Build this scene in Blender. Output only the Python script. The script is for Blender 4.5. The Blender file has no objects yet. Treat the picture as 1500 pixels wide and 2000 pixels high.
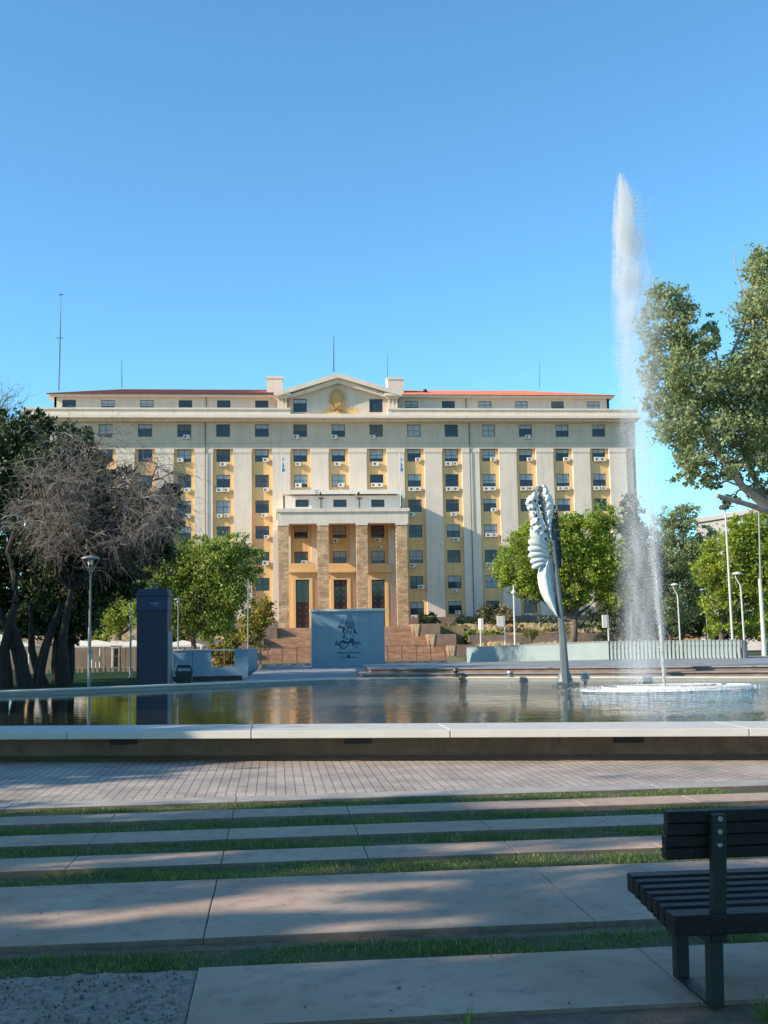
import bpy, bmesh, math, random
import numpy as np
from mathutils import Vector, Matrix
random.seed(7); RNG = np.random.default_rng(11)
SC = bpy.context.scene; COL = SC.collection
PI = math.pi
# ------------------------------------------------------------------ camera
FPX = 2200.; TH = math.atan(246/2200); PH = .0175; YA = math.radians(5.6); EYE = 1.6
c_, s_ = math.cos(TH), math.sin(TH)
FW = Vector((math.sin(YA)*c_, math.cos(YA)*c_, s_))
r0 = Vector((math.cos(YA), -math.sin(YA), 0)); u0 = Vector((-math.sin(YA)*s_, -math.cos(YA)*s_, c_))
RT = r0*math.cos(PH) - u0*math.sin(PH); UP = u0*math.cos(PH) + r0*math.sin(PH)
cam = bpy.data.cameras.new('camera'); co = bpy.data.objects.new('camera', cam); COL.objects.link(co)
cam.sensor_fit = 'VERTICAL'; cam.sensor_height = 24; cam.lens = 24*FPX/2000
cam.clip_start = .05; cam.clip_end = 3000
co.matrix_world = Matrix(((RT.x, UP.x, -FW.x, 0), (RT.y, UP.y, -FW.y, 0), (RT.z, UP.z, -FW.z, EYE), (0, 0, 0, 1)))
SC.camera = co
def ray(px, py): return FW*FPX + RT*(px-750) + UP*(1000-py)
def W(px, py, Y):                     # point seen at a place of the photograph, at depth Y
    d = ray(px, py); return Vector((0, 0, EYE)) + d*(Y/d.y)
def G(px, py, z=0.):                  # the same, on the level z
    d = ray(px, py); return Vector((0, 0, EYE)) + d*((z-EYE)/d.z)
# ------------------------------------------------------------------ light
SUN = Vector((4.0, 1.0, -1.96))       # direction the sunlight travels
EL = math.atan2(1.96, math.hypot(4, 1)); AZ = math.atan2(-4, -1)
wd = bpy.data.worlds.new('World'); SC.world = wd; wd.use_nodes = True
nt = wd.node_tree; sky = nt.nodes.new('ShaderNodeTexSky'); sky.sky_type = 'NISHITA'; sky.sun_disc = False
sky.sun_elevation = EL; sky.sun_rotation = AZ; sky.altitude = 750; sky.air_density = 1.0; sky.dust_density = .25; sky.ozone_density = 2.6
bg = nt.nodes['Background']; bg.inputs[1].default_value = .15
tn = nt.nodes.new('ShaderNodeMix'); tn.data_type = 'RGBA'; tn.blend_type = 'MULTIPLY'; tn.inputs[0].default_value = 1; tn.inputs[7].default_value = (.70, 1.12, 1.20, 1)
nt.links.new(sky.outputs[0], tn.inputs[6]); nt.links.new(tn.outputs[2], bg.inputs[0])
sl = bpy.data.lights.new('sun', 'SUN'); sl.energy = 5.0; sl.angle = math.radians(.6); sl.color = (1, .90, .74)
so = bpy.data.objects.new('sun', sl); COL.objects.link(so); so.rotation_euler = SUN.to_track_quat('-Z', 'Y').to_euler(); so.location = (-40, -10, 30)
SC.view_settings.view_transform = 'Standard'; SC.view_settings.look = 'None'; SC.view_settings.exposure = 0.6; SC.view_settings.gamma = 1
SC.cycles.max_bounces = 8; SC.cycles.transparent_max_bounces = 16; SC.cycles.volume_bounces = 3
# ------------------------------------------------------------------ materials
M = {}
def mat(name, col, rough=.8, var=.12, scale=3., metal=0., spec=.5, col2=None, bump=0., bscale=40., detail=6, transl=0., island=0., stain=None, streak=None):
    m = bpy.data.materials.new(name); m.use_nodes = True; n = m.node_tree.nodes; L = m.node_tree.links
    b = n['Principled BSDF']; b.inputs['Roughness'].default_value = rough; b.inputs['Metallic'].default_value = metal
    b.inputs['Specular IOR Level'].default_value = spec
    tc = n.new('ShaderNodeNewGeometry')
    no = n.new('ShaderNodeTexNoise'); no.inputs['Scale'].default_value = scale; no.inputs['Detail'].default_value = detail
    L.new(tc.outputs['Position'], no.inputs['Vector'])
    rp = n.new('ShaderNodeValToRGB'); rp.color_ramp.elements[0].position = .3; rp.color_ramp.elements[1].position = .7
    c2 = col2 or tuple(min(1, c*(1+var)) for c in col); c1 = col if col2 else tuple(c*(1-var) for c in col)
    rp.color_ramp.elements[0].color = (*c1, 1); rp.color_ramp.elements[1].color = (*c2, 1)
    L.new(no.outputs['Fac'], rp.inputs['Fac']); out = rp.outputs['Color']
    if stain:
        n2 = n.new('ShaderNodeTexNoise'); n2.inputs['Scale'].default_value = stain[0]; n2.inputs['Detail'].default_value = 9; n2.inputs['Roughness'].default_value = .7
        L.new(tc.outputs['Position'], n2.inputs['Vector'])
        r2 = n.new('ShaderNodeValToRGB'); r2.color_ramp.elements[0].position = stain[1]; r2.color_ramp.elements[1].position = stain[2]
        L.new(n2.outputs['Fac'], r2.inputs['Fac'])
        mx = n.new('ShaderNodeMix'); mx.data_type = 'RGBA'; mx.inputs[7].default_value = (*stain[3], 1)
        L.new(r2.outputs['Color'], mx.inputs[0]); L.new(out, mx.inputs[6]); out = mx.outputs[2]
    if streak:
        sm = n.new('ShaderNodeMapping'); sm.inputs['Scale'].default_value = (2.2, 2.2, .13); L.new(tc.outputs['Position'], sm.inputs[0])
        n3 = n.new('ShaderNodeTexNoise'); n3.inputs['Scale'].default_value = 1.; n3.inputs['Detail'].default_value = 7; n3.inputs['Roughness'].default_value = .75; L.new(sm.outputs[0], n3.inputs['Vector'])
        r3 = n.new('ShaderNodeValToRGB'); r3.color_ramp.elements[0].position = .5; r3.color_ramp.elements[1].position = .8; r3.color_ramp.elements[1].color = (.75, .75, .75, 1); L.new(n3.outputs['Fac'], r3.inputs['Fac'])
        m3 = n.new('ShaderNodeMix'); m3.data_type = 'RGBA'; m3.inputs[7].default_value = (*streak, 1); L.new(r3.outputs['Color'], m3.inputs[0]); L.new(out, m3.inputs[6]); out = m3.outputs[2]
    if island:
        hv = n.new('ShaderNodeHueSaturation'); L.new(out, hv.inputs['Color'])
        mr = n.new('ShaderNodeMapRange'); mr.inputs[3].default_value = 1-island; mr.inputs[4].default_value = 1+island
        L.new(tc.outputs['Random Per Island'], mr.inputs[0]); L.new(mr.outputs[0], hv.inputs['Value'])
        mh = n.new('ShaderNodeMapRange'); mh.inputs[3].default_value = .48; mh.inputs[4].default_value = .515
        L.new(tc.outputs['Random Per Island'], mh.inputs[0]); L.new(mh.outputs[0], hv.inputs['Hue']); out = hv.outputs['Color']
    L.new(out, b.inputs['Base Color'])
    if bump:
        bn = n.new('ShaderNodeTexNoise'); bn.inputs['Scale'].default_value = bscale; bn.inputs['Detail'].default_value = 5
        L.new(tc.outputs['Position'], bn.inputs['Vector'])
        bp = n.new('ShaderNodeBump'); bp.inputs['Strength'].default_value = bump; bp.inputs['Distance'].default_value = .02
        L.new(bn.outputs['Fac'], bp.inputs['Height']); L.new(bp.outputs['Normal'], b.inputs['Normal'])
    if transl:
        tr = n.new('ShaderNodeBsdfTranslucent'); L.new(out, tr.inputs['Color'])
        ms = n.new('ShaderNodeMixShader'); ms.inputs[0].default_value = transl
        L.new(b.outputs[0], ms.inputs[1]); L.new(tr.outputs[0], ms.inputs[2]); L.new(ms.outputs[0], n['Material Output'].inputs['Surface'])
    M[name] = m; return m
def brickmat(name, c1, c2, mortar, bw, rh, rot=(0, 0, 0), msize=.01, rough=.85, bump=.3, blend=None):
    m = bpy.data.materials.new(name); m.use_nodes = True; n = m.node_tree.nodes; L = m.node_tree.links; b = n['Principled BSDF']
    tc = n.new('ShaderNodeNewGeometry'); mp = n.new('ShaderNodeMapping'); mp.inputs['Rotation'].default_value = rot
    L.new(tc.outputs['Position'], mp.inputs['Vector'])
    br = n.new('ShaderNodeTexBrick'); br.inputs['Scale'].default_value = 1; br.inputs['Brick Width'].default_value = bw; br.inputs['Row Height'].default_value = rh
    br.inputs['Mortar Size'].default_value = msize; br.inputs['Mortar Smooth'].default_value = .3; br.inputs['Bias'].default_value = 0
    br.inputs['Color1'].default_value = (*c1, 1); br.inputs['Color2'].default_value = (*c2, 1); br.inputs['Mortar'].default_value = (*mortar, 1)
    L.new(mp.outputs[0], br.inputs['Vector'])
    no = n.new('ShaderNodeTexNoise'); no.inputs['Scale'].default_value = 1.3; no.inputs['Detail'].default_value = 8; L.new(tc.outputs['Position'], no.inputs['Vector'])
    hv = n.new('ShaderNodeHueSaturation'); mr = n.new('ShaderNodeMapRange'); mr.inputs[1].default_value = .3; mr.inputs[2].default_value = .7; mr.inputs[3].default_value = .72; mr.inputs[4].default_value = 1.25
    L.new(no.outputs['Fac'], mr.inputs[0]); L.new(mr.outputs[0], hv.inputs['Value']); L.new(br.outputs['Color'], hv.inputs['Color'])
    L.new(hv.outputs[0], b.inputs['Base Color']); b.inputs['Roughness'].default_value = rough
    bp = n.new('ShaderNodeBump'); bp.inputs['Strength'].default_value = bump; bp.inputs['Distance'].default_value = .01; bp.invert = True
    L.new(br.outputs['Fac'], bp.inputs['Height']); L.new(bp.outputs[0], b.inputs['Normal'])
    M[name] = m; return m
mat('cream', (.68, .52, .40), .85, .06, .5, streak=(.40, .33, .27), stain=(1.1, .55, .9, (.45, .40, .34)))
mat('cream2', (.75, .595, .47), .85, .05, .7, streak=(.46, .38, .31), stain=(.9, .6, .95, (.42, .38, .33)))
mat('frieze', (.59, .45, .345), .85, .06, .6, streak=(.36, .29, .24))
mat('yellow', (.80, .475, .205), .85, .06, .6, streak=(.50, .28, .12), stain=(.8, .6, .9, (.55, .36, .16)))
mat('gold', (.60, .32, .11), .7, .15, 6)
mat('golddark', (.22, .15, .07), .6, .15, 6)
mat('frame', (.06, .05, .045), .5, .1, 5)
mat('shutter', (.36, .38, .39), .6, .1, 1.5)
mat('shutterdark', (.12, .12, .125), .6, .1, 1.5)
mat('glass', (.022, .032, .045), .08, .25, .8, spec=.6)
mat('tile', (.42, .10, .055), .8, .25, 5, col2=(.55, .17, .09))
mat('white', (.78, .67, .57), .5, .05, 2)
mat('acwhite', (.70, .64, .56), .6, .1, 1)
mat('black', (.02, .02, .022), .6, .1, 5)
mat('door', (.055, .026, .02), .45, .2, 2)
mat('plinth', (.25, .165, .115), .85, .2, 1.2)
brickmat('stone', (.66, .42, .23), (.44, .24, .12), (.30, .19, .12), .75, .26, (PI/2, 0, 0), .02)
brickmat('stairs', (.44, .24, .135), (.36, .19, .11), (.22, .12, .08), 1.2, .5, (0, 0, 0), .01, bump=.1)
brickmat('paver', (.41, .325, .265), (.34, .275, .23), (.15, .11, .09), .21, .105, (0, 0, PI/2), .006, bump=.5)
brickmat('terrace', (.26, .25, .25), (.23, .22, .22), (.14, .13, .13), .8, .8, (0, 0, .3), .012, bump=.1)
mat('slab', (.38, .265, .20), .85, .13, 1.1, bump=.3, bscale=140, spec=.2, col2=(.50, .355, .27), stain=(6, .5, .72, (.29, .20, .155)))
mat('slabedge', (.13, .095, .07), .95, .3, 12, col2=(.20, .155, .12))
mat('kerb', (.34, .30, .26), .85, .15, 3, bump=.2, bscale=90, stain=(4, .5, .8, (.22, .19, .16)))
mat('soil', (.115, .078, .052), .95, .3, 14, col2=(.19, .13, .085), bump=.6, bscale=60)
mat('drybank', (.40, .25, .13), .95, .3, .7, col2=(.19, .17, .07), bump=.5, bscale=8)
mat('sand', (.26, .19, .13), .95, .2, 7, col2=(.36, .27, .185), bump=.4, bscale=60)
mat('gravel', (.20, .15, .12), .9, .2, 22, col2=(.38, .28, .215), bump=.8, bscale=55)
mat('turf', (.11, .078, .045), .95, .3, 7, col2=(.035, .06, .015), bump=.5, bscale=40)
mat('lawn', (.008, .026, .005), .95, .3, 3, col2=(.028, .055, .012), bump=.4, bscale=30, spec=.1)
mat('ground', (.17, .13, .09), .95, .3, .3, col2=(.10, .12, .05))
mat('asphalt', (.08, .08, .08), .9, .2, 1)
mat('coping', (.52, .475, .42), .7, .06, 2.5, bump=.08, bscale=60, stain=(6, .62, .75, (.36, .34, .31)))
mat('poolwall', (.23, .145, .10), .85, .25, 2.5, bump=.2, stain=(3, .55, .75, (.10, .065, .05)))
mat('poolblue', (.25, .26, .24), .7, .1, 2)
mat('panelblue', (.21, .30, .35), .6, .06, .8, streak=(.11, .20, .27), stain=(1.5, .5, .8, (.20, .30, .34)))
mat('paleblue', (.15, .245, .32), .6, .06, 1)
mat('palegreen', (.25, .30, .285), .6, .06, 1)
mat('kioskblue', (.017, .028, .052), .5, .08, .8, spec=.4)
mat('kioskdark', (.012, .03, .08), .5, .1, 1)
mat('kioskgrey', (.17, .19, .19), .7, .1, 1)
mat('ink', (.022, .055, .10), .7, .05, 2)
mat('ink2', (.07, .15, .215), .7, .1, 6)
mat('steel', (.25, .25, .25), .45, .06, 2, metal=.3)
mat('polewhite', (.55, .52, .47), .5, .05, 2)
mat('rust', (.22, .12, .07), .8, .2, 3)
mat('binmat', (.012, .035, .025), .5, .1, 3)
mat('tanpaint', (.30, .22, .14), .8, .1, 2)
mat('shed', (.62, .58, .52), .7, .08, 1)
mat('wood', (.006, .006, .007), .5, .4, 9, spec=.25, col2=(.014, .012, .011), bump=.25, bscale=60)
mat('benchmetal', (.012, .018, .018), .55, .2, 12, bump=.2, bscale=80)
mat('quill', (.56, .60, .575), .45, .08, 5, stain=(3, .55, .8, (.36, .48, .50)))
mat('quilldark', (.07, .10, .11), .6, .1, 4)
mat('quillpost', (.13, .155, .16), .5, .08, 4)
mat('bark', (.13, .095, .07), .95, .3, 5, bump=.6, bscale=20)
mat('barklight', (.33, .25, .19), .9, .25, 4, bump=.4, bscale=20)
mat('barkdark', (.028, .022, .018), .95, .3, 5, bump=.5, bscale=20)
mat('twig', (.17, .14, .12), .95, .2, 2, col2=(.33, .28, .235), island=.35)
mat('leafmid', (.20, .27, .04), .55, .2, .5, col2=(.36, .40, .07), transl=.5, island=.45)
mat('leafbright', (.22, .31, .035), .55, .2, .4, col2=(.42, .46, .06), transl=.5, island=.4)
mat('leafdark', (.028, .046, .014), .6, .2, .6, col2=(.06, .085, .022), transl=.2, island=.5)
mat('leafolive', (.24, .29, .12), .5, .2, .7, col2=(.38, .42, .19), transl=.5, island=.45)
mat('leafgrey', (.085, .12, .070), .6, .2, .6, col2=(.12, .15, .10), transl=.25, island=.45)
mat('leafyellow', (.36, .26, .03), .6, .2, .8, col2=(.22, .22, .04), transl=.4, island=.35)
mat('leafdry', (.36, .23, .09), .8, .2, .8, col2=(.20, .19, .07), transl=.3, island=.4)
mat('blade', (.07, .15, .03), .6, .2, 3, col2=(.16, .22, .045), transl=.3, island=.45)
mat('straw', (.42, .34, .18), .8, .2, 3, island=.3)
mat('dryleaf', (.12, .06, .03), .8, .3, 20)
mat('drop', (.97, .97, .97), .4, .01, 1, transl=.5)
mat('foam', (.66, .70, .70), .6, .1, 8)
mat('greybuilding', (.30, .28, .27), .85, .1, .6)
mat('flag', (.10, .30, .62), .8, .1, 3)
def water_mat():
    m = bpy.data.materials.new('water'); m.use_nodes = True; n = m.node_tree.nodes; L = m.node_tree.links; b = n['Principled BSDF']
    b.inputs['Base Color'].default_value = (.022, .026, .018, 1); b.inputs['Roughness'].default_value = .02; b.inputs['IOR'].default_value = 1.33
    g = n.new('ShaderNodeNewGeometry')
    mp = n.new('ShaderNodeMapping'); mp.inputs['Scale'].default_value = (1, 1.25, 1); L.new(g.outputs['Position'], mp.inputs[0])
    def noise(sc, det):
        t = n.new('ShaderNodeTexNoise'); t.inputs['Scale'].default_value = sc; t.inputs['Detail'].default_value = det; L.new(mp.outputs[0], t.inputs['Vector']); return t.outputs['Fac']
    # ripples grow towards the foot of the jet
    vd = n.new('ShaderNodeVectorMath'); vd.operation = 'DISTANCE'; vd.inputs[1].default_value = (9.3, 25., .3); L.new(g.outputs['Position'], vd.inputs[0])
    mr = n.new('ShaderNodeMapRange'); mr.inputs[1].default_value = 1; mr.inputs[2].default_value = 13; mr.inputs[3].default_value = .9; mr.inputs[4].default_value = .05; mr.interpolation_type = 'SMOOTHSTEP'; L.new(vd.outputs['Value'], mr.inputs[0])
    pa = noise(.45, 2); mp2 = n.new('ShaderNodeMapRange'); mp2.inputs[1].default_value = .35; mp2.inputs[2].default_value = .65; mp2.inputs[3].default_value = .45; mp2.inputs[4].default_value = 1.25; L.new(pa, mp2.inputs[0])
    mu = n.new('ShaderNodeMath'); mu.operation = 'MULTIPLY'; L.new(mr.outputs[0], mu.inputs[0]); L.new(mp2.outputs[0], mu.inputs[1])
    a = noise(2.6, 3); c = noise(9, 3)
    ad = n.new('ShaderNodeMath'); ad.operation = 'MULTIPLY_ADD'; ad.inputs[1].default_value = .42; L.new(c, ad.inputs[0]); L.new(a, ad.inputs[2])
    bp = n.new('ShaderNodeBump'); bp.inputs['Distance'].default_value = .055; L.new(ad.outputs[0], bp.inputs['Height']); L.new(mu.outputs[0], bp.inputs['Strength'])
    L.new(bp.outputs[0], b.inputs['Normal']); M['water'] = m
water_mat()
def mist_mat(name, dens, ramp, A, B, Rr, soft=0.):
    kx = (B.x-A.x)/(B.z-A.z); ky = (B.y-A.y)/(B.z-A.z)
    m = bpy.data.materials.new(name); m.use_nodes = True; n = m.node_tree.nodes; L = m.node_tree.links
    n.remove(n['Principled BSDF']); v = n.new('ShaderNodeVolumePrincipled'); v.inputs['Color'].default_value = (.99, .99, 1, 1)
    g = n.new('ShaderNodeNewGeometry'); sx = n.new('ShaderNodeSeparateXYZ'); L.new(g.outputs['Position'], sx.inputs[0])
    mr = n.new('ShaderNodeMapRange'); mr.inputs[1].default_value = 0; mr.inputs[2].default_value = 13; L.new(sx.outputs['Z'], mr.inputs[0])
    rp = n.new('ShaderNodeValToRGB'); e = rp.color_ramp.elements
    e[0].position = ramp[0][0]; e[0].color = (ramp[0][1],)*3+(1,); e[1].position = ramp[-1][0]; e[1].color = (ramp[-1][1],)*3+(1,)
    for p, q in ramp[1:-1]:
        k = e.new(p); k.color = (q, q, q, 1)
    L.new(mr.outputs[0], rp.inputs[0])
    no = n.new('ShaderNodeTexNoise'); no.inputs['Scale'].default_value = 2.2; no.inputs['Detail'].default_value = 3
    mp = n.new('ShaderNodeMapping'); mp.inputs['Scale'].default_value = (2.2, 2.2, .55); L.new(g.outputs['Position'], mp.inputs[0]); L.new(mp.outputs[0], no.inputs['Vector'])
    m2 = n.new('ShaderNodeMapRange'); m2.inputs[1].default_value = .38; m2.inputs[2].default_value = .68; m2.inputs[3].default_value = .1; m2.inputs[4].default_value = 1.8; L.new(no.outputs['Fac'], m2.inputs[0])
    mu = n.new('ShaderNodeMath'); mu.operation = 'MULTIPLY'; L.new(rp.outputs[0], mu.inputs[0]); L.new(m2.outputs[0], mu.inputs[1])
    def MA(op, a, b_):
        q = n.new('ShaderNodeMath'); q.operation = op
        for i_, v_ in enumerate((a, b_)):
            if v_ is None: continue
            if isinstance(v_, (int, float)): q.inputs[i_].default_value = v_
            else: L.new(v_, q.inputs[i_])
        return q.outputs[0]
    dx_ = MA('SUBTRACT', sx.outputs['X'], MA('MULTIPLY_ADD', sx.outputs['Z'], kx)); L.links if False else None
    dx_.node.inputs[1].links[0].from_node.inputs[2].default_value = A.x-kx*A.z
    dy_ = MA('SUBTRACT', sx.outputs['Y'], A.y)
    rr_ = MA('DIVIDE', MA('POWER', MA('ADD', MA('MULTIPLY', dx_, dx_), MA('MULTIPLY', dy_, dy_)), .5), Rr)
    fo = n.new('ShaderNodeMapRange'); fo.interpolation_type = 'SMOOTHSTEP'; fo.inputs[1].default_value = soft; fo.inputs[2].default_value = 1.; fo.inputs[3].default_value = 1; fo.inputs[4].default_value = 0; L.new(rr_, fo.inputs[0])
    mu3 = n.new('ShaderNodeMath'); mu3.operation = 'MULTIPLY'; L.new(mu.outputs[0], mu3.inputs[0]); L.new(fo.outputs[0], mu3.inputs[1])
    mu2 = n.new('ShaderNodeMath'); mu2.operation = 'MULTIPLY'; mu2.inputs[1].default_value = dens; L.new(mu3.outputs[0], mu2.inputs[0])
    L.new(mu2.outputs[0], v.inputs['Density']); L.new(v.outputs[0], n['Material Output'].inputs['Volume']); M[name] = m
# ------------------------------------------------------------------ mesh helpers
class MB:
    def __init__(s): s.v = []; s.f = []; s.m = []
    def quad(s, a, b, c, d, mi=0):
        k = len(s.v); s.v += [tuple(a), tuple(b), tuple(c), tuple(d)]; s.f.append((k, k+1, k+2, k+3)); s.m.append(mi)
    def poly(s, pts, mi=0):
        k = len(s.v); s.v += [tuple(p) for p in pts]; s.f.append(tuple(range(k, k+len(pts)))); s.m.append(mi)
    def box(s, x0, x1, y0, y1, z0, z1, mi=0):
        k = len(s.v); s.v += [(x, y, z) for z in (z0, z1) for y in (y0, y1) for x in (x0, x1)]
        for f in ((0, 2, 3, 1), (4, 5, 7, 6), (0, 1, 5, 4), (2, 6, 7, 3), (0, 4, 6, 2), (1, 3, 7, 5)): s.f.append(tuple(k+i for i in f)); s.m.append(mi)
        return s
    def prism(s, pts, y0, y1, mi=0):      # outline in x,z extruded along y
        n = len(pts); k = len(s.v); s.v += [(p[0], y0, p[1]) for p in pts] + [(p[0], y1, p[1]) for p in pts]
        s.f.append(tuple(range(k, k+n))); s.f.append(tuple(range(k+2*n-1, k+n-1, -1))); s.m += [mi, mi]
        for i in range(n): s.f.append((k+i, k+n+i, k+n+(i+1) % n, k+(i+1) % n)); s.m.append(mi)
        return s
    def slab(s, pts, z0, z1, mi=0):       # outline in x,y extruded along z
        n = len(pts); k = len(s.v); s.v += [(p[0], p[1], z0) for p in pts] + [(p[0], p[1], z1) for p in pts]
        s.f.append(tuple(range(k+n-1, k-1, -1))); s.f.append(tuple(range(k+n, k+2*n))); s.m += [mi, mi]
        for i in range(n): s.f.append((k+i, k+(i+1) % n, k+n+(i+1) % n, k+n+i)); s.m.append(mi)
        return s
    def tube(s, pts, rad, n=8, mi=0, cap=True):
        pts = [Vector(p) for p in pts]
        if not hasattr(rad, '__len__'): rad = [rad]*len(pts)
        k = len(s.v)
        for i, p in enumerate(pts):
            d = (pts[min(i+1, len(pts)-1)] - pts[max(i-1, 0)])
            d = d.normalized() if d.length > 1e-9 else Vector((0, 0, 1))
            a = d.cross(Vector((1, .2, 0)) if abs(d.z) > .8 else Vector((0, 0, 1))).normalized(); b = d.cross(a)
            for j in range(n):
                t = 2*PI*j/n; s.v.append(tuple(p + (a*math.cos(t) + b*math.sin(t))*rad[i]))
        for i in range(len(pts)-1):
            for j in range(n):
                s.f.append((k+i*n+j, k+i*n+(j+1) % n, k+(i+1)*n+(j+1) % n, k+(i+1)*n+j)); s.m.append(mi)
        if cap:
            s.f.append(tuple(range(k+n-1, k-1, -1))); s.f.append(tuple(range(k+(len(pts)-1)*n, k+len(pts)*n))); s.m += [mi, mi]
        return s
    def lathe(s, prof, c=(0, 0, 0), n=20, mi=0):   # (radius, z) pairs
        k = len(s.v)
        for r, z in prof:
            for j in range(n): t = 2*PI*j/n; s.v.append((c[0]+r*math.cos(t), c[1]+r*math.sin(t), c[2]+z))
        for i in range(len(prof)-1):
            for j in range(n): s.f.append((k+i*n+j, k+i*n+(j+1) % n, k+(i+1)*n+(j+1) % n, k+(i+1)*n+j)); s.m.append(mi)
        return s
    def build(s, name, mats, parent=None, smooth=False, bevel=0.):
        me = bpy.data.meshes.new(name); me.from_pydata(s.v, [], s.f)
        if not isinstance(mats, (list, tuple)): mats = [mats]
        for m in mats: me.materials.append(M[m])
        if len(mats) > 1: me.polygons.foreach_set('material_index', s.m)
        if smooth: me.polygons.foreach_set('use_smooth', [True]*len(s.f))
        me.update(); o = bpy.data.objects.new(name, me); COL.objects.link(o)
        if bevel:
            b = o.modifiers.new('bevel', 'BEVEL'); b.width = bevel; b.segments = 2; b.limit_method = 'ANGLE'
        if parent: o.parent = parent; o.matrix_parent_inverse = Matrix.Translation(-parent.location) if parent.type == 'EMPTY' else Matrix()
        return o
def tag(o, label=None, cat=None, group=None, kind=None):
    if label: o['label'] = label
    if cat: o['category'] = cat
    if group: o['group'] = group
    if kind: o['kind'] = kind
    return o
def thing(name, label, cat, loc=(0, 0, 0), group=None):
    o = bpy.data.objects.new(name, None); COL.objects.link(o); o.location = loc; o.empty_display_size = .3
    return tag(o, label, cat, group)
def npmesh(name, V, F, mats, parent=None):
    V = np.asarray(V, np.float32); F = np.asarray(F, np.int32); me = bpy.data.meshes.new(name)
    me.vertices.add(len(V)); me.vertices.foreach_set('co', V.ravel()); n, k = F.shape
    me.loops.add(n*k); me.loops.foreach_set('vertex_index', F.ravel()); me.polygons.add(n)
    me.polygons.foreach_set('loop_start', np.arange(0, n*k, k, dtype=np.int32)); me.polygons.foreach_set('loop_total', np.full(n, k, np.int32))
    me.materials.append(M[mats]); me.update(calc_edges=True); o = bpy.data.objects.new(name, me); COL.objects.link(o)
    if parent: o.parent = parent; o.matrix_parent_inverse = Matrix.Translation(-parent.location)
    return o
def struct(name, mb, m, **k): return tag(mb.build(name, m, **k), kind='structure')
# ------------------------------------------------------------------ ground, paving, pool surrounds
g = MB()
ys = [-60, 0, 30, 60, 70, 80, 90, 100, 110, 300, 900]; zf = lambda y: 0 if y < 60 else (-.8*(y-60)/40 if y < 100 else -.8)
for a, b in zip(ys[:-1], ys[1:]):
    for x0, x1 in ((-900, -60), (-60, 0), (0, 60), (60, 900)):
        g.quad((x0, a, zf(a)-.09), (x1, a, zf(a)-.09), (x1, b, zf(b)-.09), (x0, b, zf(b)-.09))
struct('ground', g, 'ground')
RAIL = -.035
s = MB()
soil = MB().box(-12, 14, 5.84, 11.62, -.08, RAIL); struct('soil_bed', soil, 'soil')
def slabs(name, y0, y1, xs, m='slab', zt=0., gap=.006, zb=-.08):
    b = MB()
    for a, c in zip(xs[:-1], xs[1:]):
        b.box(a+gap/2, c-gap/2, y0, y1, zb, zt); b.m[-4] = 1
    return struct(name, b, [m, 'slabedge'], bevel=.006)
J = [-7.1, -6., -4.9, -3.8, -2.65, -1.5, -.4, .67, 1.78, 2.88, 3.98, 5.1, 6.2, 7.3]
slabs('front_pavement', 4.97, 5.84, [-.39, 1.84, 4.05, 6.2])
slabs('wide_pavement', 6.4, 7.92, [-7.1, -4.9, -2.65, -.4, 1.78, 3.98, 6.2])
for k, (a, b) in enumerate(((8.46, 8.95), (9.46, 9.97), (10.56, 11.05))): slabs('paving_strip', a, b, J, zt=.002*k)
slabs('kerb_strip', 11.6, 12.0, [-7.1, -4.9, -2.65, -.4, 1.78, 3.98, 6.2, 9], m='kerb')
struct('near_soil', MB().box(-5, 6, 1, 4.97, -.08, -.02), 'soil')
wy = lambda x: 16.75-.25*(x+3.9)       # pool wall line at ground level
pv = MB().slab([(-9, 12.005), (9, 12.005), (9, wy(9)+.2), (-9, wy(-9)+.2)], -.08, -.004); struct('brick_paving', pv, 'paver')
sd = MB(); N = 60
for i in range(N):
    xa, xb = -8+16*i/N, -8+16*(i+1)/N; wa = .36+.1*math.sin(xa*2.1)+.05*math.sin(7*xa); wb = .36+.1*math.sin(xb*2.1)+.05*math.sin(7*xb)
    sd.quad((xa, wy(xa)-wa, 0.001), (xb, wy(xb)-wb, .001), (xb, wy(xb)-.0, .03), (xa, wy(xa)-.0, .03))
struct('sand_margin', sd, 'sand')
# gravel patch of broken aggregate, bottom left
gm = MB(); gx, gy = 44, 24
P = {}
for i in range(gx+1):
    for j in range(gy+1):
        x = -3.2+(2.808)*i/gx; y = 4.2+1.63*j/gy; P[i, j] = (x, y, -.012+.014*random.random()**2)
for i in range(gx):
    for j in range(gy): gm.quad(P[i, j], P[i+1, j], P[i+1, j+1], P[i, j+1])
struct('gravel_bed', gm, 'gravel')
def pebbles(n):
    c = np.stack([RNG.uniform(-3, -.42, n), RNG.uniform(4.6, 5.8, n), np.full(n, .0)], 1)
    base = np.array([[1, 0, 0], [0, 1, 0], [-1, 0, 0], [0, -1, 0], [0, 0, 1], [0, 0, -1]], float)
    sc = RNG.uniform(.003, .010, (n, 1, 1))*RNG.uniform(.6, 1.3, (n, 1, 3)); a = RNG.uniform(0, 6.28, n)
    R = np.zeros((n, 3, 3)); R[:, 0, 0] = np.cos(a); R[:, 0, 1] = -np.sin(a); R[:, 1, 0] = np.sin(a); R[:, 1, 1] = np.cos(a); R[:, 2, 2] = 1
    V = np.einsum('nij,nkj->nki', R, base[None]*sc)+c[:, None]
    F = np.array([[0, 1, 4], [1, 2, 4], [2, 3, 4], [3, 0, 4], [1, 0, 5], [2, 1, 5], [3, 2, 5], [0, 3, 5]])
    return V.reshape(-1, 3), (F[None]+np.arange(n)[:, None, None]*6).reshape(-1, 3)
mat('pebble', (.10, .085, .08), .9, .3, 40, col2=(.24, .20, .18), island=.5)
tag(npmesh('pebbles', *pebbles(2200), 'pebble'), kind='stuff')
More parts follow.
